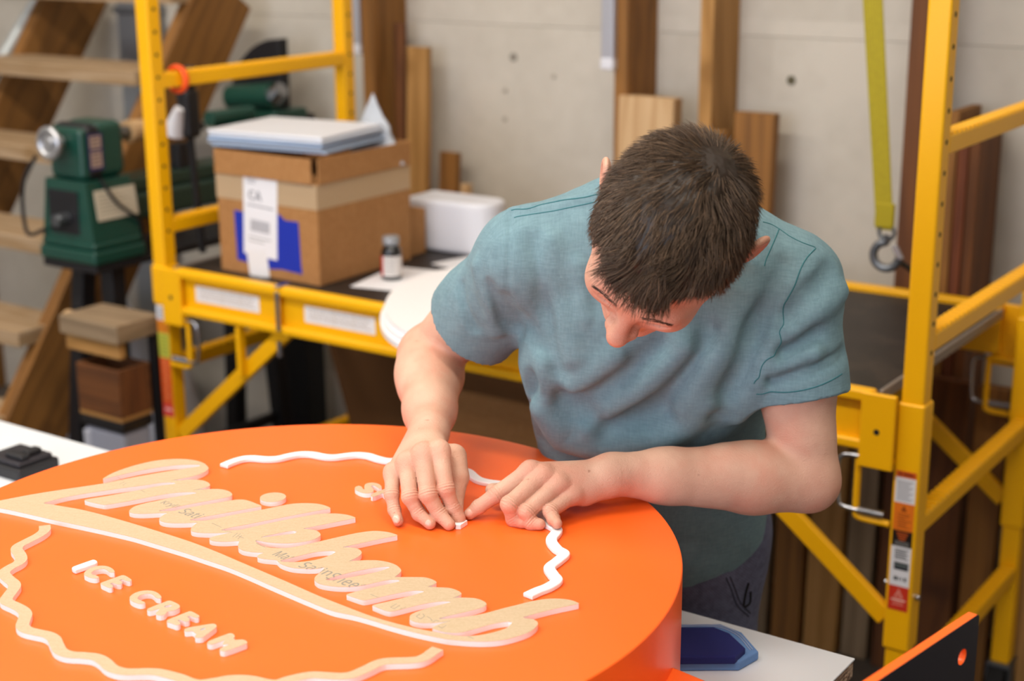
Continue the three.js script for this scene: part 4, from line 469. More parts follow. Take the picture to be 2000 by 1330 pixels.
  { const o = atShop(thing('carton', 'brown carton on the floor under the deck behind the bare forearm', 'box'), -1.12, 0, 0.5); part('body', grainUV(box(0.42, 0.62, 0.32, 0, 0.31, 0, 0.004), 1), M.card, o); part('flap', grainUV(box(0.42, 0.003, 0.16, 0, 0.6225, 0.08, 0.001), 0), M.card, o); }

  // ---- on the work table
  { const o = atShop(thing('power_tool_case', 'black plastic tool case at the left end of the table', 'tool case'), -1.27, 0.80, -0.885, 0.0);
    part('body', box(0.1, 0.022, 0.085, 0, 0.011, 0, 0.004), M.black, o); part('lid', box(0.085, 0.009, 0.07, 0, 0.0265, 0, 0.003), std(0x232026, 0.5), o); part('handle', [box(0.02, 0.01, 0.03, 0.02, 0.036, -0.01, 0.004), box(0.045, 0.009, 0.02, 0.015, 0.0355, 0.016, 0.004)], M.black, o); }
  { // folded blue work gloves: a quilted pad with a lighter stitched rim
    const o = thing('quilted_pad', 'folded blue quilted denim pad with pale stitched rim on the table', 'pad'); o.position.set(0.262, 0.80, -1.775);
    const out = [[-0.06, -0.055], [0.01, -0.055], [0.035, -0.03], [0.048, 0.022], [0.02, 0.05], [-0.06, 0.05]], sh = new THREE.Shape(out.map(([x, z]) => new THREE.Vector2(x, -z)));
    const ex = (s, d, b) => new THREE.ExtrudeGeometry(s, { depth: d, bevelEnabled: true, bevelThickness: b, bevelSize: b, bevelOffset: -b, bevelSegments: 3 }).rotateX(-Math.PI / 2);
    part('lower_layer', mv(ex(sh, 0.008, 0.003), 0, 0.003, 0), std(0x5f86ba, 0.9), o);
    const inn = new THREE.Shape([[-0.06, -0.032], [-0.002, -0.032], [0.016, -0.014], [0.03, 0.026], [0.014, 0.05], [-0.06, 0.05]].map(([x, z]) => new THREE.Vector2(x, -z)));
    part('quilted_top', mv(ex(inn, 0.006, 0.003), 0, 0.014, 0.004), std(0x101a5e, 0.9), o);
    part('stitching', [tube([[-0.06, 0.0147, -0.048], [0.006, 0.0147, -0.048], [0.028, 0.0147, -0.026], [0.041, 0.0147, 0.02]], 0.0005, 60, 5), tube([[-0.06, 0.0147, -0.044], [0.004, 0.0147, -0.044], [0.025, 0.0147, -0.023], [0.038, 0.0147, 0.022]], 0.0005, 60, 5)], std(0xb9c6dc, 0.8), o); }
}
// folds (height, width, line) and stitched seams of the shirt
const FOLDS = [[-0.0027,0.004,[[0.001,1.3507,-1.9011],[-0.0024,1.3283,-1.8666],[-0.0039,1.2927,-1.8505],[-0.0041,1.2591,-1.8537],[0.0002,1.2194,-1.8782]]],[0.0068,0.01,[[0.001,1.3518,-1.9058],[0.0397,1.3576,-1.8948],[0.0717,1.3653,-1.8878],[0.1065,1.3754,-1.8809]]],[-0.017,0.012,[[-0.0094,1.2432,-1.8644],[0.0021,1.2021,-1.8919]]],[-0.0085,0.008,[[-0.0267,1.2625,-1.8674],[-0.0097,1.2091,-1.8916]]],[0.0068,0.01,[[-0.0449,1.2841,-1.8889],[-0.0292,1.231,-1.8864],[-0.0199,1.191,-1.9078]]],[-0.0068,0.009,[[-0.0661,1.2485,-1.9255],[-0.0498,1.1965,-1.9136]]],[-0.0085,0.012,[[0.008,1.2206,-1.8734],[0.026,1.2031,-1.8632],[0.0387,1.1801,-1.8492]]],[0.0085,0.014,[[0.0484,1.324,-1.8546],[0.0611,1.2536,-1.8477],[0.0768,1.1786,-1.8306]]],[-0.0068,0.012,[[0.0293,1.3239,-1.8558],[0.0401,1.239,-1.8535],[0.0547,1.1621,-1.8413]]],[0.0068,0.012,[[0.083,1.2941,-1.8422],[0.0894,1.2307,-1.8338]]],[0.017,0.018,[[0.2123,1.1957,-1.8146],[0.1605,1.1353,-1.8276],[0.0985,1.0755,-1.8642]]],[-0.0136,0.016,[[0.2466,1.2153,-1.8143],[0.2107,1.1513,-1.8187],[0.1625,1.0962,-1.8428]]],[0.0187,0.018,[[0.2774,1.2656,-1.8208],[0.2565,1.1898,-1.8113],[0.2127,1.1174,-1.8297]]],[-0.0136,0.015,[[0.1841,1.195,-1.8178],[0.1344,1.1532,-1.8248],[0.0715,1.1105,-1.8535]]],[0.0136,0.016,[[0.1274,1.1811,-1.8212],[0.0773,1.1354,-1.8398]]],[-0.0153,0.016,[[0.3035,1.2333,-1.8189],[0.2861,1.1689,-1.8142],[0.2522,1.1091,-1.8334]]],[0.0153,0.015,[[0.3224,1.2211,-1.8154],[0.3064,1.1542,-1.818],[0.2872,1.0969,-1.8487]]],[0.0238,0.022,[[0.0408,1.0929,-1.8863],[0.0667,1.0471,-1.8994],[0.1196,1.0382,-1.8798],[0.1909,1.0605,-1.8594],[0.2481,1.1174,-1.8289]]],[-0.0238,0.024,[[0.0651,1.1093,-1.8571],[0.1244,1.0781,-1.8561],[0.1878,1.1049,-1.8369]]],[-0.0238,0.018,[[0.054,1.0211,-1.9279],[0.1208,1.0097,-1.8947],[0.2,1.0243,-1.8775]]],[-0.0102,0.01,[[0.026,1.1405,-1.8681],[0.0353,1.0269,-1.9529]]],[0.0102,0.012,[[0.0387,1.1733,-1.8494],[0.0488,1.1143,-1.8634]]],[0.0119,0.013,[[0.3442,1.2153,-1.8122],[0.3786,1.24,-1.8165],[0.4122,1.2584,-1.8463]]],[-0.0119,0.011,[[0.3357,1.1892,-1.8115],[0.3731,1.2144,-1.8147]]],[0.0119,0.012,[[0.3289,1.1695,-1.8112],[0.3734,1.1895,-1.8098]]],[-0.0102,0.01,[[0.3216,1.1555,-1.8135],[0.3669,1.1701,-1.8042],[0.4189,1.1795,-1.8429]]],[-0.0119,0.012,[[0.3285,1.2213,-1.8143],[0.3578,1.2609,-1.8117],[0.3922,1.2877,-1.8336]]],[-0.0102,0.012,[[0.333,1.2971,-1.8226],[0.3152,1.2469,-1.8166],[0.3042,1.2077,-1.8169]]],[0.0102,0.012,[[0.2956,1.297,-1.824],[0.2874,1.2462,-1.8202]]]];
const SEAMS = [[[0.0016,1.3516,-1.9035],[0.0203,1.3544,-1.8953],[0.0397,1.3576,-1.8948],[0.0717,1.3653,-1.8878],[0.0907,1.37,-1.8827],[0.1083,1.3751,-1.8792]],[[0.0029,1.3472,-1.889],[0.0395,1.3525,-1.8838],[0.0714,1.3597,-1.8793],[0.1068,1.3691,-1.8731]],[[0.3121,1.3451,-1.8604],[0.3242,1.3413,-1.8632],[0.333,1.3364,-1.8615],[0.3465,1.3277,-1.8531],[0.3618,1.3209,-1.8481],[0.3768,1.3154,-1.849]],[[0.333,1.3364,-1.8615],[0.3207,1.3196,-1.8372],[0.3081,1.297,-1.8239]],[[0.3772,1.3144,-1.8478],[0.3623,1.3049,-1.8301],[0.3528,1.2912,-1.8196],[0.345,1.2674,-1.812],[0.3395,1.2481,-1.8115],[0.3334,1.2215,-1.8135],[0.3263,1.1984,-1.8142],[0.3129,1.1736,-1.8154],[0.3035,1.1506,-1.8191]],[[0.3037,1.1396,-1.822],[0.3194,1.1388,-1.8158],[0.3427,1.1412,-1.8034],[0.3737,1.1478,-1.8011],[0.413,1.1581,-1.8249]]];
const POCKET = [[[0.3352,0.7941,-1.998],[0.3313,0.7769,-1.9975],[0.3292,0.7575,-1.998]],[[0.3396,0.7779,-2.0038],[0.3393,0.7579,-2.007],[0.3301,0.7554,-1.9989]],[[0.2992,0.813,-1.9747],[0.3079,0.7929,-1.9805],[0.3191,0.7628,-1.9904],[0.3391,0.7356,-2.0098]],[[0.3054,0.8132,-1.9776],[0.3143,0.7911,-1.9843],[0.3247,0.7643,-1.9939],[0.3424,0.7387,-2.0133]]];
// joints of the man, metres
const J={RS:[0.0237,1.2823,-1.9183],RE:[-0.1149,1.1141,-2.0786],RW:[-0.1067,1.0767,-1.8445],RSh:[-0.052,1.1738,-1.9967],LS:[0.3488,1.2572,-1.8852],LE:[0.3821,1.0063,-1.8506],LW:[0.124,1.0421,-1.7828],LSh:[0.3684,1.1184,-1.8615],neck:[0.1854,1.3247,-1.8939],chest:[0.1769,1.1883,-1.9385],belly:[0.1806,1.0086,-2.002],hip:[0.1978,0.8116,-2.1021],ear:[0.1708,1.3656,-1.6561],back:[0.1248,1.3171,-2.0165],drape:[0.1535,1.0751,-1.9376],RmI:[-0.0898,1.0825,-1.761],RmM:[-0.1098,1.0797,-1.7581],RmR:[-0.1297,1.0681,-1.7611],RmP:[-0.1474,1.0532,-1.7652],RpI:[-0.081,1.0456,-1.7267],RdI:[-0.0732,1.0216,-1.7251],RtI:[-0.0659,1.0084,-1.7213],RpM:[-0.1023,1.0418,-1.7183],RdM:[-0.0897,1.0182,-1.7158],RtM:[-0.0771,1.0084,-1.7057],RpR:[-0.1244,1.0369,-1.7242],RdR:[-0.114,1.0168,-1.7195],RtR:[-0.1,1.0084,-1.7077],RpP:[-0.1478,1.0339,-1.7389],RdP:[-0.1444,1.0178,-1.7292],RtP:[-0.1388,1.0084,-1.7163],RtA:[-0.0736,1.0641,-1.789],RtB:[-0.0668,1.0449,-1.768],RtC:[-0.0715,1.0183,-1.7449],RtD:[-0.0679,1.0084,-1.7248],LmI:[0.0217,1.0553,-1.7606],LpI:[-0.0205,1.031,-1.7443],LdI:[-0.0419,1.0166,-1.7403],LtI:[-0.0532,1.0084,-1.7376],LmM:[0.0379,1.0509,-1.7541],LpM:[-0.0043,1.0292,-1.7168],LdM:[0.0006,1.0084,-1.7205],LtM:[0.011,1.0084,-1.7107],LmR:[0.0566,1.0426,-1.7476],LpR:[0.016,1.0209,-1.7124],LdR:[0.0215,1.0084,-1.709],LtR:[0.0319,1.0084,-1.704],LmP:[0.0741,1.0297,-1.746],LpP:[0.0451,1.0198,-1.7162],LdP:[0.0486,1.014,-1.7062],LtP:[0.0525,1.014,-1.6919],LtA:[0.0693,1.0351,-1.786],LtB:[0.0245,1.0212,-1.7873],LtC:[-0.0088,1.0214,-1.7822],LtD:[-0.0259,1.0269,-1.7702]};
const HEAD={left:[0.8875,-0.4156,0.1975],up:[0.0198,0.4633,0.886],fwd:[-0.4597,-0.7824,0.4195]};
// ---------------------------------------------------------------- the man
// signed distance fields, meshed with surface nets on a grid
const V3 = (a, b, s = 1) => [a[0] + b[0] * s, a[1] + b[1] * s, a[2] + b[2] * s], sub3 = (a, b) => [a[0] - b[0], a[1] - b[1], a[2] - b[2]], dot3 = (a, b) => a[0] * b[0] + a[1] * b[1] + a[2] * b[2], len3 = (a) => Math.hypot(a[0], a[1], a[2]), nrm3 = (a) => { const l = len3(a) || 1; return [a[0] / l, a[1] / l, a[2] / l]; }, cross3 = (a, b) => [a[1] * b[2] - a[2] * b[1], a[2] * b[0] - a[0] * b[2], a[0] * b[1] - a[1] * b[0]], mix = (a, b, t) => [lerp(a[0], b[0], t), lerp(a[1], b[1], t), lerp(a[2], b[2], t)];
const smin = (a, b, k) => { const h = Math.max(k - Math.abs(a - b), 0) / k; return Math.min(a, b) - h * h * k * 0.25; };
const smax = (a, b, k) => -smin(-a, -b, k);
function cone(a, b, r1, r2) { // round cone
  const ba = sub3(b, a), l2 = dot3(ba, ba), rr = r1 - r2, a2 = l2 - rr * rr, il2 = 1 / l2;
  return (x, y, z) => {
    const px = x - a[0], py = y - a[1], pz = z - a[2], yy = px * ba[0] + py * ba[1] + pz * ba[2], zz = yy - l2;
    const qx = px * l2 - ba[0] * yy, qy = py * l2 - ba[1] * yy, qz = pz * l2 - ba[2] * yy, x2 = qx * qx + qy * qy + qz * qz, y2 = yy * yy * l2, z2 = zz * zz * l2, k = Math.sign(rr) * rr * rr * x2;
    if (Math.sign(zz) * a2 * z2 > k) return Math.sqrt(x2 + z2) * il2 - r2;
    if (Math.sign(yy) * a2 * y2 < k) return Math.sqrt(x2 + y2) * il2 - r1;
    return (Math.sqrt(x2 * a2 * il2) + yy * rr) * il2 - r1;
  };
}
function ellipsoid(c, ax, r) { // ax: three unit axes
  return (x, y, z) => { const d = [x - c[0], y - c[1], z - c[2]], u = dot3(d, ax[0]), v = dot3(d, ax[1]), w = dot3(d, ax[2]), k0 = Math.hypot(u / r[0], v / r[1], w / r[2]), k1 = Math.hypot(u / r[0] ** 2, v / r[1] ** 2, w / r[2] ** 2); return k1 < 1e-9 ? -Math.min(...r) : k0 * (k0 - 1) / k1; };
}
const ball = (c, r) => (x, y, z) => Math.hypot(x - c[0], y - c[1], z - c[2]) - r;
const WORLD_AX = [[1, 0, 0], [0, 1, 0], [0, 0, 1]];
function surface(f, lo, hi, h, nf = f) {
  const n = [0, 1, 2].map((i) => Math.max(4, Math.ceil((hi[i] - lo[i]) / h) + 1)), [nx, ny, nz] = n, S = new Float32Array(nx * ny * nz).fill(1), id = (i, j, k) => (k * ny + j) * nx + i;
  const B = 6, rad = B * h * 0.9;
  for (let K = 0; K < nz; K += B) for (let Jj = 0; Jj < ny; Jj += B) for (let I = 0; I < nx; I += B) {
    const c = f(lo[0] + (I + B / 2) * h, lo[1] + (Jj + B / 2) * h, lo[2] + (K + B / 2) * h), far = Math.abs(c) > rad * 1.6;
    for (let k = K; k < Math.min(nz, K + B); k++) for (let j = Jj; j < Math.min(ny, Jj + B); j++) for (let i = I; i < Math.min(nx, I + B); i++) S[id(i, j, k)] = far ? c : f(lo[0] + i * h, lo[1] + j * h, lo[2] + k * h);
  }
  const cell = new Int32Array(nx * ny * nz).fill(-1), pos = [], E = [[0, 1], [2, 3], [4, 5], [6, 7], [0, 2], [1, 3], [4, 6], [5, 7], [0, 4], [1, 5], [2, 6], [3, 7]];
  const s = new Float64Array(8);
  for (let k = 0; k < nz - 1; k++) for (let j = 0; j < ny - 1; j++) for (let i = 0; i < nx - 1; i++) {
    let m = 0; for (let c = 0; c < 8; c++) { s[c] = S[id(i + (c & 1), j + (c >> 1 & 1), k + (c >> 2))]; if (s[c] < 0) m |= 1 << c; }
    if (m === 0 || m === 255) continue;
    let x = 0, y = 0, z = 0, q = 0;
    for (const [a, b] of E) if ((s[a] < 0) !== (s[b] < 0)) { const t = s[a] / (s[a] - s[b]); x += (a & 1) + ((b & 1) - (a & 1)) * t; y += (a >> 1 & 1) + ((b >> 1 & 1) - (a >> 1 & 1)) * t; z += (a >> 2) + ((b >> 2) - (a >> 2)) * t; q++; }
    cell[id(i, j, k)] = pos.length / 3; pos.push(lo[0] + (i + x / q) * h, lo[1] + (j + y / q) * h, lo[2] + (k + z / q) * h);
  }
  const idx = [], quad = (a, b, c, d, flip) => { if (a < 0 || b < 0 || c < 0 || d < 0) return; if (flip) idx.push(a, c, b, a, d, c); else idx.push(a, b, c, a, c, d); };
  for (let k = 1; k < nz - 1; k++) for (let j = 1; j < ny - 1; j++) for (let i = 1; i < nx - 1; i++) {
    const v = S[id(i, j, k)] < 0;
    if (v !== S[id(i + 1, j, k)] < 0) quad(cell[id(i, j - 1, k - 1)], cell[id(i, j, k - 1)], cell[id(i, j, k)], cell[id(i, j - 1, k)], !v);
    if (v !== S[id(i, j + 1, k)] < 0) quad(cell[id(i - 1, j, k - 1)], cell[id(i - 1, j, k)], cell[id(i, j, k)], cell[id(i, j, k - 1)], !v);
    if (v !== S[id(i, j, k + 1)] < 0) quad(cell[id(i - 1, j - 1, k)], cell[id(i, j - 1, k)], cell[id(i, j, k)], cell[id(i - 1, j, k)], !v);
  }
  const g = new THREE.BufferGeometry(); g.setAttribute('position', new THREE.Float32BufferAttribute(pos, 3)); g.setIndex(idx);
  const N = new Float32Array(pos.length), e = h * 0.6;
  for (let i = 0; i < pos.length; i += 3) { const [x, y, z] = [pos[i], pos[i + 1], pos[i + 2]], d = nrm3([nf(x + e, y, z) - nf(x - e, y, z), nf(x, y + e, z) - nf(x, y - e, z), nf(x, y, z + e) - nf(x, y, z - e)]); N.set(d, i); }
  g.setAttribute('normal', new THREE.BufferAttribute(N, 3)); return g;
}
const bounds = (pts, m) => [[0, 1, 2].map((i) => Math.min(...pts.map((p) => p[i])) - m), [0, 1, 2].map((i) => Math.max(...pts.map((p) => p[i])) + m)];

// ---- head, in its own axes: x to the man's left ear, y to the crown, z to the face; origin between the ears
const HX = nrm3(HEAD.left), HY = nrm3(HEAD.up), HZ = nrm3(HEAD.fwd), HC = J.ear;
const headLocal = (x, y, z) => { const d = [x - HC[0], y - HC[1], z - HC[2]]; return [dot3(d, HX), dot3(d, HY), dot3(d, HZ)]; };
const headWorld = (p) => V3(V3(V3(HC, HX, p[0]), HY, p[1]), HZ, p[2]);
const cranium = (() => { const a = ellipsoid([0, 0.034, -0.012], WORLD_AX, [0.0765, 0.094, 0.094]), b = ellipsoid([0, 0.03, 0.018], WORLD_AX, [0.068, 0.082, 0.078]); return (x, y, z) => smin(a(x, y, z), b(x, y, z), 0.03); })();
const headField = (() => {
  const face = ellipsoid([0, -0.04, 0.035], WORLD_AX, [0.060, 0.072, 0.058]), jaw = cone([-0.045, -0.07, 0.01], [-0.012, -0.098, 0.072], 0.022, 0.018), jaw2 = cone([0.045, -0.07, 0.01], [0.012, -0.098, 0.072], 0.022, 0.018);
  const brow = cone([-0.038, 0.026, 0.077], [0.038, 0.026, 0.077], 0.0165, 0.0165), chk = ball([-0.04, -0.012, 0.066], 0.022), chk2 = ball([0.04, -0.012, 0.066], 0.022);
  const nose = cone([0, 0.016, 0.091], [0, -0.024, 0.114], 0.0075, 0.0105), tip = ball([0, -0.026, 0.1165], 0.0115), w1 = ball([-0.0115, -0.029, 0.105], 0.0085), w2 = ball([0.0115, -0.029, 0.105], 0.0085);
  const eye1 = ball([-0.031, 0.008, 0.089], 0.0135), eye2 = ball([0.031, 0.008, 0.089], 0.0135), ball1 = ball([-0.031, 0.006, 0.0755], 0.0125), ball2 = ball([0.031, 0.006, 0.0755], 0.0125), lipU = cone([-0.018, -0.057, 0.087], [0.018, -0.057, 0.087], 0.0065, 0.0065), lipL = cone([-0.015, -0.069, 0.085], [0.015, -0.069, 0.085], 0.0068, 0.0068);
  const neck = cone([0, -0.03, -0.035], [0, -0.16, -0.085], 0.052, 0.058);
  const ear = (s) => { const c = [s * 0.0935, 0.006, -0.036], ax = [nrm3([s * 0.9, 0, 0.42]), [0, 1, 0], nrm3([-0.42 * s, 0, 0.9])], o = ellipsoid(c, ax, [0.0072, 0.031, 0.018]), cut = ellipsoid(V3(c, ax[0], 0.006), ax, [0.006, 0.022, 0.012]), root = ellipsoid([s * 0.074, -0.004, -0.026], WORLD_AX, [0.014, 0.022, 0.012]); return (x, y, z) => smin(smax(o(x, y, z), -cut(x, y, z), 0.004), root(x, y, z), 0.008); };
  const e1 = ear(-1), e2 = ear(1);
  return (x, y, z) => {
    let d = cranium(x, y, z); d = smin(d, face(x, y, z), 0.03); d = smin(d, Math.min(jaw(x, y, z), jaw2(x, y, z)), 0.025); d = smin(d, brow(x, y, z), 0.02); d = smin(d, Math.min(chk(x, y, z), chk2(x, y, z)), 0.02);
    d = smax(d, -Math.min(eye1(x, y, z), eye2(x, y, z)), 0.008); d = smin(d, Math.min(ball1(x, y, z), ball2(x, y, z)), 0.003);
    d = smin(d, smin(smin(nose(x, y, z), tip(x, y, z), 0.008), Math.min(w1(x, y, z), w2(x, y, z)), 0.007), 0.012); d = smin(d, Math.min(lipU(x, y, z), lipL(x, y, z)), 0.006);
    d = smin(d, neck(x, y, z), 0.03); d = smin(d, Math.min(e1(x, y, z), e2(x, y, z)), 0.004); return d;
  };
})();
const headSkin = (x, y, z) => { const p = headLocal(x, y, z); return headField(p[0], p[1], p[2]); };

// ---- arms and hands
function handField(s, up) { // s: 'R' or 'L'
  const fingers = ['I', 'M', 'R', 'P'].map((f, i) => {
    const k = [1.1, 1.14, 1.08, 0.96][i], m = J[s + 'm' + f], p = J[s + 'p' + f], d = J[s + 'd' + f], t = J[s + 't' + f], ax = nrm3(sub3(d, m)), ax2 = nrm3(sub3(t, p));
    const c = [cone(m, p, 0.0108 * k, 0.0092 * k), cone(p, d, 0.0091 * k, 0.0078 * k), cone(d, t, 0.0078 * k, 0.0066 * k), ball(p, 0.0098 * k), ball(d, 0.0082 * k)];
    const crease = (x, y, z, q, a, w, h) => { const u = [x - q[0], y - q[1], z - q[2]], r2 = dot3(u, u); if (r2 > 0.0004) return 0; const v = dot3(u, a), top = clamp(dot3(u, up) * 120 + 0.3); return h * top * Math.cos(v / w * Math.PI * 2) * Math.exp(-(v * v) / (w * w * 2.2)); };
    return (x, y, z) => { let q = smin(smin(smin(c[0](x, y, z), c[3](x, y, z), 0.003), c[1](x, y, z), 0.0022), smin(c[2](x, y, z), c[4](x, y, z), 0.003), 0.0022); if (q < 0.004) q += crease(x, y, z, p, ax, 0.0036, 0.00055) + crease(x, y, z, d, ax2, 0.003, 0.0004); return q; };
  });
  const th = (() => { const c = [cone(J[s + 'tA'], J[s + 'tB'], 0.0165, 0.0125), cone(J[s + 'tB'], J[s + 'tC'], 0.0118, 0.0102), cone(J[s + 'tC'], J[s + 'tD'], 0.0102, 0.0085)]; return (x, y, z) => smin(smin(c[0](x, y, z), c[1](x, y, z), 0.005), c[2](x, y, z), 0.003); })();
  const w = J[s + 'W']; const rays = ['I', 'M', 'R', 'P'].map((f, i) => cone(V3(mix(w, J[s + 'm' + f], 0.26), up, -0.004), V3(J[s + 'm' + f], up, -0.003), 0.0165, [0.0125, 0.0128, 0.012, 0.0108][i]));
  const pad = cone(mix(w, J[s + 'mP'], 0.34), V3(mix(w, J[s + 'mP'], 0.7), up, -0.01), 0.0155, 0.013), kn = ['I', 'M', 'R', 'P'].map((f, i) => ball(V3(J[s + 'm' + f], up, 0.0012), [0.0112, 0.0118, 0.0108, 0.0098][i]));
  return (x, y, z) => {
    let d = rays[0](x, y, z); for (let i = 1; i < 4; i++) d = smin(d, rays[i](x, y, z), 0.016); d = smin(d, pad(x, y, z), 0.014); for (const k of kn) d = smin(d, k(x, y, z), 0.006);
    let f = 9; for (const g of fingers) f = smin(f, g(x, y, z), 0.0012); d = smin(d, f, 0.0075); return smin(d, th(x, y, z), 0.007);
  };
}
const upR = nrm3([0.05, 0.85, -0.2]), upL = nrm3([0.1, 0.88, 0.35]);
const handR = handField('R', upR), handL = handField('L', upL);
const armField = (s, hand, out, bulge) => {
  const S = J[s + 'S'], E = J[s + 'E'], W = J[s + 'W'], ue = sub3(E, S), ew = sub3(W, E);
  const c = [cone(S, mix(S, E, 0.5), 0.05, 0.047), cone(mix(S, E, 0.45), E, 0.0465, 0.0395), cone(E, mix(E, W, 0.3), 0.0405, 0.0445), cone(mix(E, W, 0.28), mix(E, W, 0.75), 0.0445, 0.034), cone(mix(E, W, 0.72), W, 0.0345, 0.0255)];
  const b1 = cone(V3(mix(E, W, 0.05), out, 0.012), V3(mix(E, W, 0.42), out, 0.012), 0.034, 0.03), bic = cone(V3(mix(S, E, 0.4), bulge, 0.012), V3(mix(S, E, 0.75), bulge, 0.010), 0.038, 0.034);
  const wr = cone(V3(W, cross3(nrm3(ew), out), 0.007), V3(W, cross3(nrm3(ew), out), -0.007), 0.0195, 0.0195);
  return (x, y, z) => { let d = smin(c[0](x, y, z), c[1](x, y, z), 0.02); d = smin(d, bic(x, y, z), 0.02); let f = smin(c[2](x, y, z), c[3](x, y, z), 0.012); f = smin(f, c[4](x, y, z), 0.012); f = smin(f, b1(x, y, z), 0.02); f = smin(f, wr(x, y, z), 0.014); d = smin(d, f, 0.012); return smin(d, hand(x, y, z), 0.013); };
};
const upperArm = (s, bulge) => { const S = J[s + 'S'], E = J[s + 'E'], a = cone(S, mix(S, E, 0.5), 0.05, 0.047), b = cone(mix(S, E, 0.45), E, 0.0465, 0.0395), c = cone(V3(mix(S, E, 0.4), bulge, 0.010), V3(mix(S, E, 0.75), bulge, 0.010), 0.038, 0.034); return (x, y, z) => smin(smin(a(x, y, z), b(x, y, z), 0.02), c(x, y, z), 0.02); };
const bulges = { R: nrm3([0.2, 0.3, 0.9]), L: nrm3([-0.5, 0.1, 0.8]) }, upper = { R: upperArm('R', bulges.R), L: upperArm('L', bulges.L) };
const armR = armField('R', handR, nrm3([-0.9, 0.2, 0.2]), nrm3([0.2, 0.3, 0.9])), armL = armField('L', handL, nrm3([0.1, 0.9, 0.25]), nrm3([-0.5, 0.1, 0.8]));

// ---- trunk
const SHM = mix(J.RS, J.LS, 0.5), SPINE = nrm3(sub3(SHM, J.hip)), LATS = nrm3(sub3(J.LS, J.RS)), FRONT = nrm3(cross3(LATS, SPINE)), LAT = nrm3(cross3(SPINE, FRONT)), TAX = [LAT, SPINE, FRONT];
const tp = (u, v, w) => V3(V3(V3(SHM, LAT, u), SPINE, v), FRONT, w); // from mid-shoulder: left, up, front
const trunkParts = [
  [ellipsoid(tp(0, -0.10, -0.03), TAX, [0.155, 0.185, 0.112]), 0.04], [ellipsoid(tp(0, -0.30, -0.02), TAX, [0.15, 0.2, 0.105]), 0.06], [ellipsoid(tp(0, -0.50, -0.02), TAX, [0.16, 0.14, 0.112]), 0.06],
  [cone(J.RS, J.LS, 0.052, 0.052), 0.05], [cone(tp(-0.05, 0.055, -0.035), J.RS, 0.05, 0.05), 0.04], [cone(tp(0.05, 0.055, -0.035), J.LS, 0.05, 0.05), 0.04], [ellipsoid(tp(-0.08, -0.09, 0.06), TAX, [0.08, 0.07, 0.045]), 0.04], [ellipsoid(tp(0.08, -0.09, 0.06), TAX, [0.08, 0.07, 0.045]), 0.04],
];
const trunk = (x, y, z) => { let d = 9; for (const [f, k] of trunkParts) d = smin(d, f(x, y, z), k); return d; };
// ---- clothes
const seg = (a, b) => { const ab = sub3(b, a), l = dot3(ab, ab); return (x, y, z) => { const px = x - a[0], py = y - a[1], pz = z - a[2], t = clamp((px * ab[0] + py * ab[1] + pz * ab[2]) / l); return Math.hypot(px - ab[0] * t, py - ab[1] * t, pz - ab[2] * t); }; };
const sleeveAx = { R: nrm3(sub3(J.RSh, J.RS)), L: nrm3(sub3(J.LSh, J.LS)) };
const sleeves = { R: cone(J.RS, V3(J.RSh, sleeveAx.R, 0.03), 0.062, 0.0615), L: cone(J.LS, V3(J.LSh, sleeveAx.L, 0.03), 0.062, 0.0625) };
const drape = ellipsoid(J.drape, TAX, [0.115, 0.15, 0.06]), drape2 = ellipsoid(tp(0, -0.44, 0.02), TAX, [0.16, 0.13, 0.105]);
const foldLines = FOLDS.map(([amp, w, pts]) => { const s = []; for (let i = 0; i + 1 < pts.length; i++) s.push(seg(pts[i], pts[i + 1])); const c = mix(pts[0], pts[pts.length - 1], 0.5), R = Math.max(...pts.map((p) => len3(sub3(p, c)))) + 3 * w; return [amp, w, s, c, R]; });
const shirtBase = (x, y, z) => {
  let d = trunk(x, y, z) - 0.01; d = smin(d, drape(x, y, z), 0.08); d = smin(d, drape2(x, y, z), 0.06);
  for (const s of ['R', 'L']) { let q = sleeves[s](x, y, z); const S = J[s + 'Sh'], a = sleeveAx[s], cut = (x - S[0]) * a[0] + (y - S[1]) * a[1] + (z - S[2]) * a[2]; q = smin(q, upper[s](x, y, z) - 0.0115, 0.012); q = Math.max(q, cut); d = smin(d, q, 0.022); }
  return d;
};
const shirtField = (x, y, z) => {
  let d = shirtBase(x, y, z);
  if (Math.abs(d) < 0.05) {
    for (const [amp, w, s, c, R] of foldLines) { if (Math.hypot(x - c[0], y - c[1], z - c[2]) > R) continue; let m = 9; for (const g of s) m = Math.min(m, g(x, y, z)); const q = m / w; d -= amp * Math.exp(-q * q); }
    d += 0.0035 * (fbm(x * 16, y * 16, z * 16, 3) - 0.5) + 0.0012 * (fbm(x * 60 + 9, y * 60, z * 60, 2) - 0.5);
  }
  for (const s of ['R', 'L']) { const S = J[s + 'Sh'], a = sleeveAx[s]; d = Math.min(d, Math.max(upper[s](x, y, z) - 0.0088, (x - S[0]) * a[0] + (y - S[1]) * a[1] + (z - S[2]) * a[2])); }
  d = Math.max(d, 0.782 + 0.6 * Math.max(0, Math.abs(x - 0.19) - 0.06) - y); // hem
  const q = headLocal(x, y, z), ring = Math.hypot(q[0], q[2] + 0.067) - 0.064; // neck opening around the neck
  d = smax(d, -Math.max(ring, -0.125 - q[1]), 0.006);
  if (d > -0.02) d = Math.max(d, -(Math.min(upper.R(x, y, z), upper.L(x, y, z)) - 0.0025));
  return d;
};
const legs = { R: [[0.125, 0.84, -2.1], [0.1, 0.46, -2.08], [0.085, 0.1, -2.16]], L: [[0.256, 0.83, -2.08], [0.285, 0.45, -2.06], [0.305, 0.1, -2.15]] };
const pelvis = ellipsoid(V3(J.hip, [0, 0.02, 0.0]), [LAT, [0, 1, 0], nrm3(cross3(LAT, [0, 1, 0]))], [0.178, 0.15, 0.122]);
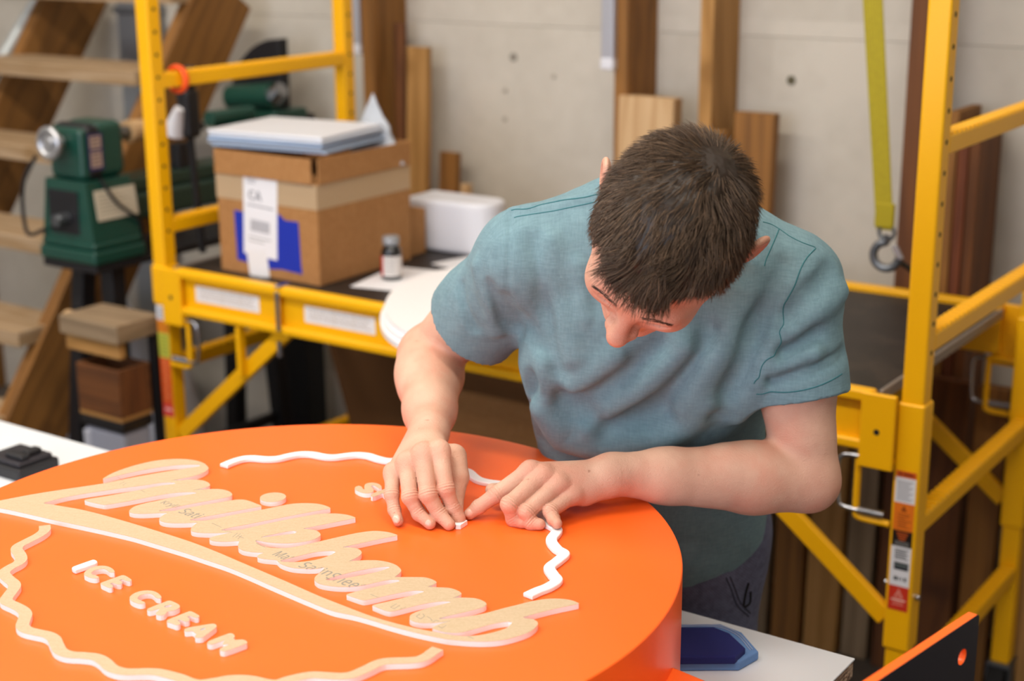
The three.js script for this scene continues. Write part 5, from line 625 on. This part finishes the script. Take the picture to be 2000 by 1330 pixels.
const legField = (off) => { const c = []; for (const s of ['R', 'L']) { const [h, k, a] = legs[s]; c.push(cone(h, k, 0.094 + off, 0.066 + off), cone(k, a, 0.064 + off, 0.05 + off)); } return (x, y, z) => Math.min(smin(c[0](x, y, z), c[1](x, y, z), 0.03), smin(c[2](x, y, z), c[3](x, y, z), 0.03)); };
const pantLegs = legField(0.012);
const pantsField = (x, y, z) => { let d = smin(pelvis(x, y, z), pantLegs(x, y, z), 0.05); d += 0.006 * (fbm(x * 13 + 3, y * 9, z * 13, 3) - 0.5); return Math.max(d, 0.06 - y, y - 0.99); };

const man = thing('person', 'man in a grey blue t-shirt bending over the orange sign, placing a letter', 'person');
man.position.set(0.2, 0, -2.1);
const local = (g) => g.translate(-0.2, 0, 2.1);
{
  const bare = legField(-0.006);
  const torsoCore = (x, y, z) => trunk(x, y, z) + 0.008;
  const gs = [];
  { const pts = []; for (const x of [-0.1, 0.1]) for (const y of [-0.13, 0.13]) for (const z of [-0.11, 0.13]) pts.push(headWorld([x, y, z])); pts.push(headWorld([0, -0.2, -0.1])); const [lo, hi] = bounds(pts, 0.02); gs.push(surface(headSkin, lo, hi, 0.0026)); }
  const limb = (f, s, lo, hi) => { // arm on a coarse grid, hand on a fine one, meeting in a plane across the wrist
    const W = J[s + 'W'], n = nrm3(sub3(J[s + 'mM'], W)), cut = (x, y, z) => (x - W[0]) * n[0] + (y - W[1]) * n[1] + (z - W[2]) * n[2];
    gs.push(surface((x, y, z) => Math.max(f(x, y, z), cut(x, y, z) - 0.0008), lo, hi, 0.0026, f));
    const pts = [W]; for (const k of ['m', 'p', 'd', 't']) for (const q of ['I', 'M', 'R', 'P']) pts.push(J[s + k + q]); for (const k of ['tA', 'tB', 'tC', 'tD']) pts.push(J[s + k]);
    const [l, h] = bounds(pts, 0.034); gs.push(surface((x, y, z) => Math.max(f(x, y, z), -cut(x, y, z) - 0.0008), l, h, 0.00135, f)); };
  { const [lo, hi] = bounds([J.RS, J.RE, J.RW, J.RtI, J.RtP, J.RtM, J.RmP], 0.066); lo[1] = Math.max(lo[1], 0.99); limb(armR, 'R', lo, hi); }
  { const [lo, hi] = bounds([J.LS, J.LE, J.LW, J.LtI, J.LtP, J.LtM], 0.07); limb(armL, 'L', lo, hi); }
  { const [lo, hi] = bounds([tp(-0.2, 0.1, 0), tp(0.2, 0.1, 0), tp(-0.2, -0.6, 0), tp(0.2, -0.6, 0)], 0.1); gs.push(surface(torsoCore, lo, hi, 0.014)); }
  { const pts = [...legs.R, ...legs.L]; const [lo, hi] = bounds(pts, 0.12); gs.push(surface(bare, lo, hi, 0.014)); }
  const skin = mergeGeometries(gs.map((g) => { const n = g.toNonIndexed(); return mergeVertices(n); }));
  // skin tone: mottling, redder knuckles, ears, nose and fingertips, a few freckles
  const P = skin.attributes.position, col = new Float32Array(P.count * 3), base = new THREE.Color(0xcea38b), red = new THREE.Color(0xcc8068), pale = new THREE.Color(0xe2bda3), fre = new THREE.Color(0x8a5540), c = new THREE.Color();
  const reds = []; for (const s of ['R', 'L']) for (const f of ['I', 'M', 'R', 'P']) reds.push([J[s + 'm' + f], 0.014, 0.35], [J[s + 'p' + f], 0.012, 0.5], [J[s + 't' + f], 0.012, 0.45], [J[s + 'd' + f], 0.008, 0.3]);
  reds.push([headWorld([0, -0.026, 0.117]), 0.02, 0.45], [headWorld([0.085, 0, -0.03]), 0.03, 0.5], [headWorld([-0.085, 0, -0.03]), 0.03, 0.5], [J.LE, 0.05, 0.35]);
  for (let i = 0; i < P.count; i++) { const x = P.getX(i), y = P.getY(i), z = P.getZ(i), n = fbm(x * 28, y * 28, z * 28, 3), m = fbm(x * 120, y * 120, z * 120, 2); c.copy(base).lerp(n > 0.5 ? red : pale, clamp(Math.abs(n - 0.5) * 1.3 + 0.15 * (m - 0.5))); for (const [p, r, a] of reds) { const q = Math.hypot(x - p[0], y - p[1], z - p[2]) / r; if (q < 2) c.lerp(red, a * Math.exp(-q * q)); } if (noise3(x * 160, y * 160, z * 160) > 0.965) c.lerp(fre, 0.5); col.set([c.r, c.g, c.b], i * 3); }
  skin.setAttribute('color', new THREE.BufferAttribute(col, 3));   const pores = tex(256, 256, (u, v) => [0.5 + 0.6 * (fbm(u * 64, v * 64, 3, 3) - 0.5) + 0.4 * (fbm(u * 20, v * 34, 9, 2) - 0.5)], 0.05, 0.05, false);
  part('body', local(grainUV(skin, 1)), phys(0xffffff, 0.5, { vertexColors: true, bumpMap: pores, bumpScale: 0.0006, sheen: 0.1, sheenColor: new THREE.Color(0xffb090), sheenRoughness: 0.5, specularIntensity: 0.5 }), man);
  // shirt
  const [lo, hi] = bounds([tp(-0.2, 0.12, 0.1), tp(0.2, 0.12, -0.12), tp(-0.2, -0.6, 0.14), tp(0.2, -0.6, -0.14), J.RSh, J.LSh, J.LS], 0.085); lo[1] = Math.max(lo[1], 0.8);
  const sg = grainUV(surface(shirtField, lo, hi, 0.0036), 1);
  const cloth = tex(256, 256, (u, v) => { const h = fbm(u * 110, v * 22, 3, 2), k = fbm(u * 18, v * 90, 7, 3), m = fbm(u * 7, v * 7, 1, 3); return mix3([0.475, 0.60, 0.63], [0.365, 0.475, 0.51], clamp(0.5 + (h - 0.5) * 0.4 + (k - 0.5) * 0.55 + (m - 0.5) * 0.3)); }, 0.16, 0.16);
  const knit = tex(128, 128, (u, v) => [0.5 + 0.5 * Math.sin(u * Math.PI * 64) * Math.sin(v * Math.PI * 64)], 0.032, 0.032, false);
  M.cloth = new THREE.MeshPhysicalMaterial({ map: cloth, bumpMap: knit, bumpScale: 0.00025, roughness: 0.9, sheen: 0.35, sheenColor: new THREE.Color(0x9cc4cc), sheenRoughness: 0.6 });
  const shirt = part('shirt', local(sg), M.cloth, man);
  const thread = std(0x2f6a70, 0.9);
  const onto = (f, p, lift = 0) => { for (let k = 0; k < 8; k++) { const e = 0.002, d = f(...p), g = nrm3([f(p[0] + e, p[1], p[2]) - f(p[0] - e, p[1], p[2]), f(p[0], p[1] + e, p[2]) - f(p[0], p[1] - e, p[2]), f(p[0], p[1], p[2] + e) - f(p[0], p[1], p[2] - e)]); p = V3(p, g, lift - d); } return p; };
  for (const pts of SEAMS) { const c = new THREE.CatmullRomCurve3(pts.map((p) => new THREE.Vector3(...p)), false, 'centripetal'), q = c.getSpacedPoints(pts.length * 5).map((v) => onto(shirtField, [v.x, v.y, v.z], -0.0001)); part('seam', local(tube(q, 0.0008, q.length * 3, 6)), thread, shirt); }
  // trousers
  const pg = surface(pantsField, [-0.06, 0.05, -2.3], [0.46, 1.0, -1.92], 0.006);
  const twill = tex(128, 128, (u, v) => { const d = Math.sin((u + v) * Math.PI * 2 * 24) * 0.5 + 0.5, n = fbm(u * 20, v * 20, 4, 3); return mix3([0.40, 0.42, 0.52], [0.29, 0.305, 0.39], clamp(0.4 * d + (n - 0.3))); }, 0.12, 0.12);
  const pants = part('trousers', local(grainUV(pg, 1)), new THREE.MeshStandardMaterial({ map: twill, roughness: 0.9 }), man);
  POCKET.forEach((l, i) => { const c = new THREE.CatmullRomCurve3(l.map((p) => new THREE.Vector3(...p)), false, 'centripetal'), q = c.getSpacedPoints(14).map((v) => onto(pantsField, [v.x, v.y, v.z], 0.0003)); part(i < 2 ? 'pocket_opening' : 'pocket_seam', local(tube(q, i < 2 ? 0.0018 : 0.0009, 40, 6)), std(i < 2 ? 0x0e0f14 : 0x2b2e3c, 0.95), pants); });
  for (const s of ['R', 'L']) { const a = legs[s][2]; const sh = ellipsoid([a[0], 0.04, a[2] + 0.07], WORLD_AX, [0.046, 0.05, 0.14]), heel = ellipsoid([a[0], 0.06, a[2] - 0.01], WORLD_AX, [0.045, 0.07, 0.055]); const f = (x, y, z) => Math.max(smin(sh(x, y, z), heel(x, y, z), 0.03), 0.006 - y); part('shoe', local(surface(f, [a[0] - 0.08, -0.03, a[2] - 0.1], [a[0] + 0.08, 0.16, a[2] + 0.25], 0.006)), std(0x2b2724, 0.7), man); }
}
// ---- hair, brows, nails
{
  const R = rng(2024);
  const line = [[0, 0.08], [20, 0.081], [34, 0.088], [50, 0.084], [64, 0.066], [78, 0.012], [88, -0.012], [97, 0.03], [118, 0.038], [128, 0.004], [140, -0.04], [155, -0.055], [180, -0.058]];
  const edge = (x, z) => { const t = Math.abs(Math.atan2(Math.abs(x), z)) * 180 / Math.PI; for (let i = 1; i < line.length; i++) if (t <= line[i][0]) return lerp(line[i - 1][1], line[i][1], (t - line[i - 1][0]) / (line[i][0] - line[i - 1][0])); return line[line.length - 1][1]; };
  const topness = (y) => clamp((y - 0.035) / 0.06);
  const onScalp = (dir) => { let r = 0.09; const o = [0, 0.03, -0.003]; for (let k = 0; k < 12; k++) { const d = cranium(o[0] + dir[0] * r, o[1] + dir[1] * r, o[2] + dir[2] * r); r -= d; } return V3(o, dir, r); };
  const grad = (p) => { const e = 0.001; return nrm3([cranium(p[0] + e, p[1], p[2]) - cranium(p[0] - e, p[1], p[2]), cranium(p[0], p[1] + e, p[2]) - cranium(p[0], p[1] - e, p[2]), cranium(p[0], p[1], p[2] + e) - cranium(p[0], p[1], p[2] - e)]); };
  const whorl = onScalp(nrm3([0.12, 0.75, -0.62]));
  // a dense underlayer hugging the scalp
  const capField = (x, y, z) => { const p = headLocal(x, y, z), t = topness(p[1]); let d = cranium(p[0], p[1], p[2]) - lerp(0.0022, 0.0085, t) - 0.004 * (fbm(p[0] * 70, p[1] * 70, p[2] * 70, 3) - 0.5) * (0.4 + t); const e = edge(p[0], p[2]) + 0.004 - p[1]; return Math.max(d, e, -(cranium(p[0], p[1], p[2]) + 0.004)); };
  const corners = []; for (const x of [-0.1, 0.1]) for (const y of [-0.08, 0.15]) for (const z of [-0.13, 0.12]) corners.push(headWorld([x, y, z]));
  const [lo, hi] = bounds(corners, 0.01);
  const cap = surface(capField, lo, hi, 0.0032); { const n = cap.attributes.position.count, c = new Float32Array(n * 3); for (let i = 0; i < n; i++) c.set([0.021, 0.0125, 0.007], i * 3); cap.setAttribute('color', new THREE.BufferAttribute(c, 3)); }
  const pos = [], nor = [], col = [], idx = [];
  function strand(pts, r0, c) { // tapering three-sided tube through local points
    const n = pts.length, b0 = pos.length / 3;
    for (let k = 0; k < n; k++) { const t = nrm3(sub3(pts[Math.min(n - 1, k + 1)], pts[Math.max(0, k - 1)])), a = nrm3(cross3(t, [0.31, 0.87, 0.38])), b = cross3(t, a), r = r0 * (k === n - 1 ? 0.25 : 1 - 0.25 * k / n); for (let s = 0; s < 3; s++) { const q = s * 2.0944, d = V3([a[0] * Math.cos(q), a[1] * Math.cos(q), a[2] * Math.cos(q)], b, Math.sin(q)), w = headWorld(V3(pts[k], d, r)), m = V3(V3(V3([0, 0, 0], HX, d[0]), HY, d[1]), HZ, d[2]); pos.push(...w); nor.push(...m); col.push(...c); } }
    for (let k = 0; k < n - 1; k++) for (let s = 0; s < 3; s++) { const a = b0 + k * 3 + s, b = b0 + k * 3 + (s + 1) % 3; idx.push(a, b, a + 3, b, b + 3, a + 3); }
  }
  let made = 0;
  for (let tries = 0; made < 26000 && tries < 120000; tries++) {
    const dir = nrm3([R() * 2 - 1, R() * 2 - 1, R() * 2 - 1]); if (dir[1] < -0.75) continue; const p0 = onScalp(dir); const ed = p0[1] - edge(p0[0], p0[2]) + (R() - 0.5) * 0.006; if (ed < 0) continue;
    const n = grad(p0), t = topness(p0[1]), clump = fbm(p0[0] * 60, p0[1] * 60, p0[2] * 60, 2), cl2 = fbm(p0[0] * 45 + 30, p0[1] * 45, p0[2] * 45, 2);
    let flow = nrm3(sub3(p0, whorl)); flow = V3(flow, [0, -0.45, 0.25]); const side = cross3(n, flow); flow = V3(flow, side, (clump - 0.5) * 2.6 + (R() - 0.5) * 0.5); flow = V3(flow, n, -dot3(flow, n)); flow = nrm3(flow);
    const front = clamp((p0[2] - 0.03) / 0.05) * t; const L = lerp(0.009, 0.034, t) * (0.75 + 0.5 * R()) * (1 + 0.55 * front) * clamp(0.45 + ed * 25, 0.4, 1), lift = lerp(0.05, 0.42, t) + 0.35 * (cl2 - 0.5) + 0.12 * front + (R() - 0.5) * 0.25;
    const pts = [V3(p0, n, -0.001)]; let q = pts[0], k = 0; const seg_ = t > 0.3 ? 5 : 3, curl = (cl2 - 0.5) * 0.9;
    for (k = 0; k < seg_; k++) { const f = k / seg_; let d = V3(V3([0, 0, 0], n, Math.max(0.02, lift * (1.25 - 1.7 * f)) + 0.1), flow, 1); d = V3(d, cross3(n, flow), curl * f * 2); d = nrm3(d); q = V3(q, d, L / seg_); const c = cranium(...q); if (c < 0.0015) q = V3(q, n, 0.0015 - c); pts.push(q); }
    const v = 0.7 + 0.75 * R() + 0.3 * (clump - 0.5), light = R() < 0.16 ? 2.1 : 1; strand(pts, lerp(0.00024, 0.00034, t), [0.072 * v * light, 0.044 * v * light, 0.025 * v * light]); made++;
  }
  const hg = new THREE.BufferGeometry(); hg.setAttribute('position', new THREE.Float32BufferAttribute(pos, 3)); hg.setAttribute('normal', new THREE.Float32BufferAttribute(nor, 3)); hg.setAttribute('color', new THREE.Float32BufferAttribute(col, 3)); hg.setIndex(idx);
  const hair = part('hair', local(mergeGeometries([cap, hg])), phys(0xffffff, 0.42, { vertexColors: true, specularIntensity: 0.7 }), man);
  // brows
  for (const s of [-1, 1]) {
    pos.length = nor.length = col.length = idx.length = 0;
    for (let k = 0; k < 170; k++) { const f = R(), x = s * lerp(0.011, 0.044, f), y = 0.031 + 0.006 * Math.sin(f * 2.6) + (R() - 0.5) * 0.0075 * (1 - 0.5 * f); let z = 0.12; for (let i = 0; i < 30; i++) z -= headField(x, y, z) * 0.9; const p = [x, y, z - 0.0005], d = nrm3([s * (0.75 + 0.3 * f), 0.35 - 0.7 * f, 0.02]); strand([p, V3(p, d, 0.004), V3(p, [d[0], d[1], d[2] - 0.35], 0.006)], 0.00016, [0.05, 0.03, 0.018]); }
    const g = new THREE.BufferGeometry(); g.setAttribute('position', new THREE.Float32BufferAttribute(pos.slice(), 3)); g.setAttribute('normal', new THREE.Float32BufferAttribute(nor.slice(), 3)); g.setAttribute('color', new THREE.Float32BufferAttribute(col.slice(), 3)); g.setIndex(idx.slice());
    part('eyebrow', local(g), hair.material, man);
  }
  // lashes along the lowered lids
  for (const s of [-1, 1]) {
    pos.length = nor.length = col.length = idx.length = 0;
    for (let k = 0; k < 60; k++) { const f = k / 59, x = s * lerp(0.019, 0.043, f), y = 0.0015 - 0.003 * Math.sin(f * Math.PI); let z = 0.115; for (let i = 0; i < 30; i++) z -= headField(x, y, z) * 0.9; const p = [x, y, z - 0.0003], d = nrm3([s * (f - 0.4) * 0.8, -0.7, 0.8]); strand([p, V3(p, d, 0.003), V3(p, [d[0], d[1] + 0.3, d[2]], 0.0055)], 0.00022, [0.02, 0.013, 0.009]); }
    const g = new THREE.BufferGeometry(); g.setAttribute('position', new THREE.Float32BufferAttribute(pos.slice(), 3)); g.setAttribute('normal', new THREE.Float32BufferAttribute(nor.slice(), 3)); g.setAttribute('color', new THREE.Float32BufferAttribute(col.slice(), 3)); g.setIndex(idx.slice());
    part('eyelashes', local(g), hair.material, man);
  }
  // finger nails: shallow shells on the last joints
  const nailMat = phys(0xdcab96, 0.3, { clearcoat: 0.3 });
  const nail = (s, f, up, k = 1) => { const d = J[s + 'd' + f], t = J[s + 't' + f], ax = nrm3(sub3(t, d)); let u = V3(up, ax, -dot3(up, ax)); u = nrm3(u); const w = cross3(u, ax), c = V3(mix(d, t, 0.95), u, 0.0050 * k); const e = ellipsoid(c, [w, u, ax], [0.0052 * k, 0.0033 * k, 0.0066 * k]); const g = surface(e, c.map((q) => q - 0.009), c.map((q) => q + 0.009), 0.0009); part('fingernail', local(g), nailMat, man); };
  nail('R', 'P', nrm3([-0.15, 0.35, 1])); nail('L', 'I', nrm3([0.05, 0.7, 0.7])); nail('R', 'I', nrm3([0.3, 0.2, 1]), 0.9); nail('R', 'M', nrm3([0.2, 0.1, 1]), 0.9); nail('R', 'R', nrm3([0.2, 0.1, 1]), 0.9);
}
// the little acrylic letter pinched between the fingertips
{
  const o = thing('held_letter', 'tiny white acrylic piece pinched between the two hands', 'letter'); const p = new THREE.Vector3(-0.0655, DISC_Y, -1.7125); o.position.copy(p);
  const s = new THREE.Shape([[-0.0055, 0.006], [-0.0055, -0.001], [-0.003, -0.0055], [0.002, -0.0055], [0.0095, 0.008], [0.0075, 0.0105], [0.0035, 0.0105], [0.0, 0.004], [-0.003, 0.0065]].map(([x, y]) => new THREE.Vector2(x, y)));
  part('acrylic', new THREE.ExtrudeGeometry(s, { depth: 0.005, bevelEnabled: true, bevelThickness: 0.0005, bevelSize: 0.0005, bevelSegments: 2 }).rotateX(-Math.PI / 2).translate(0, 0.0006, 0), M.white, o);
}
renderer.render(scene, camera);
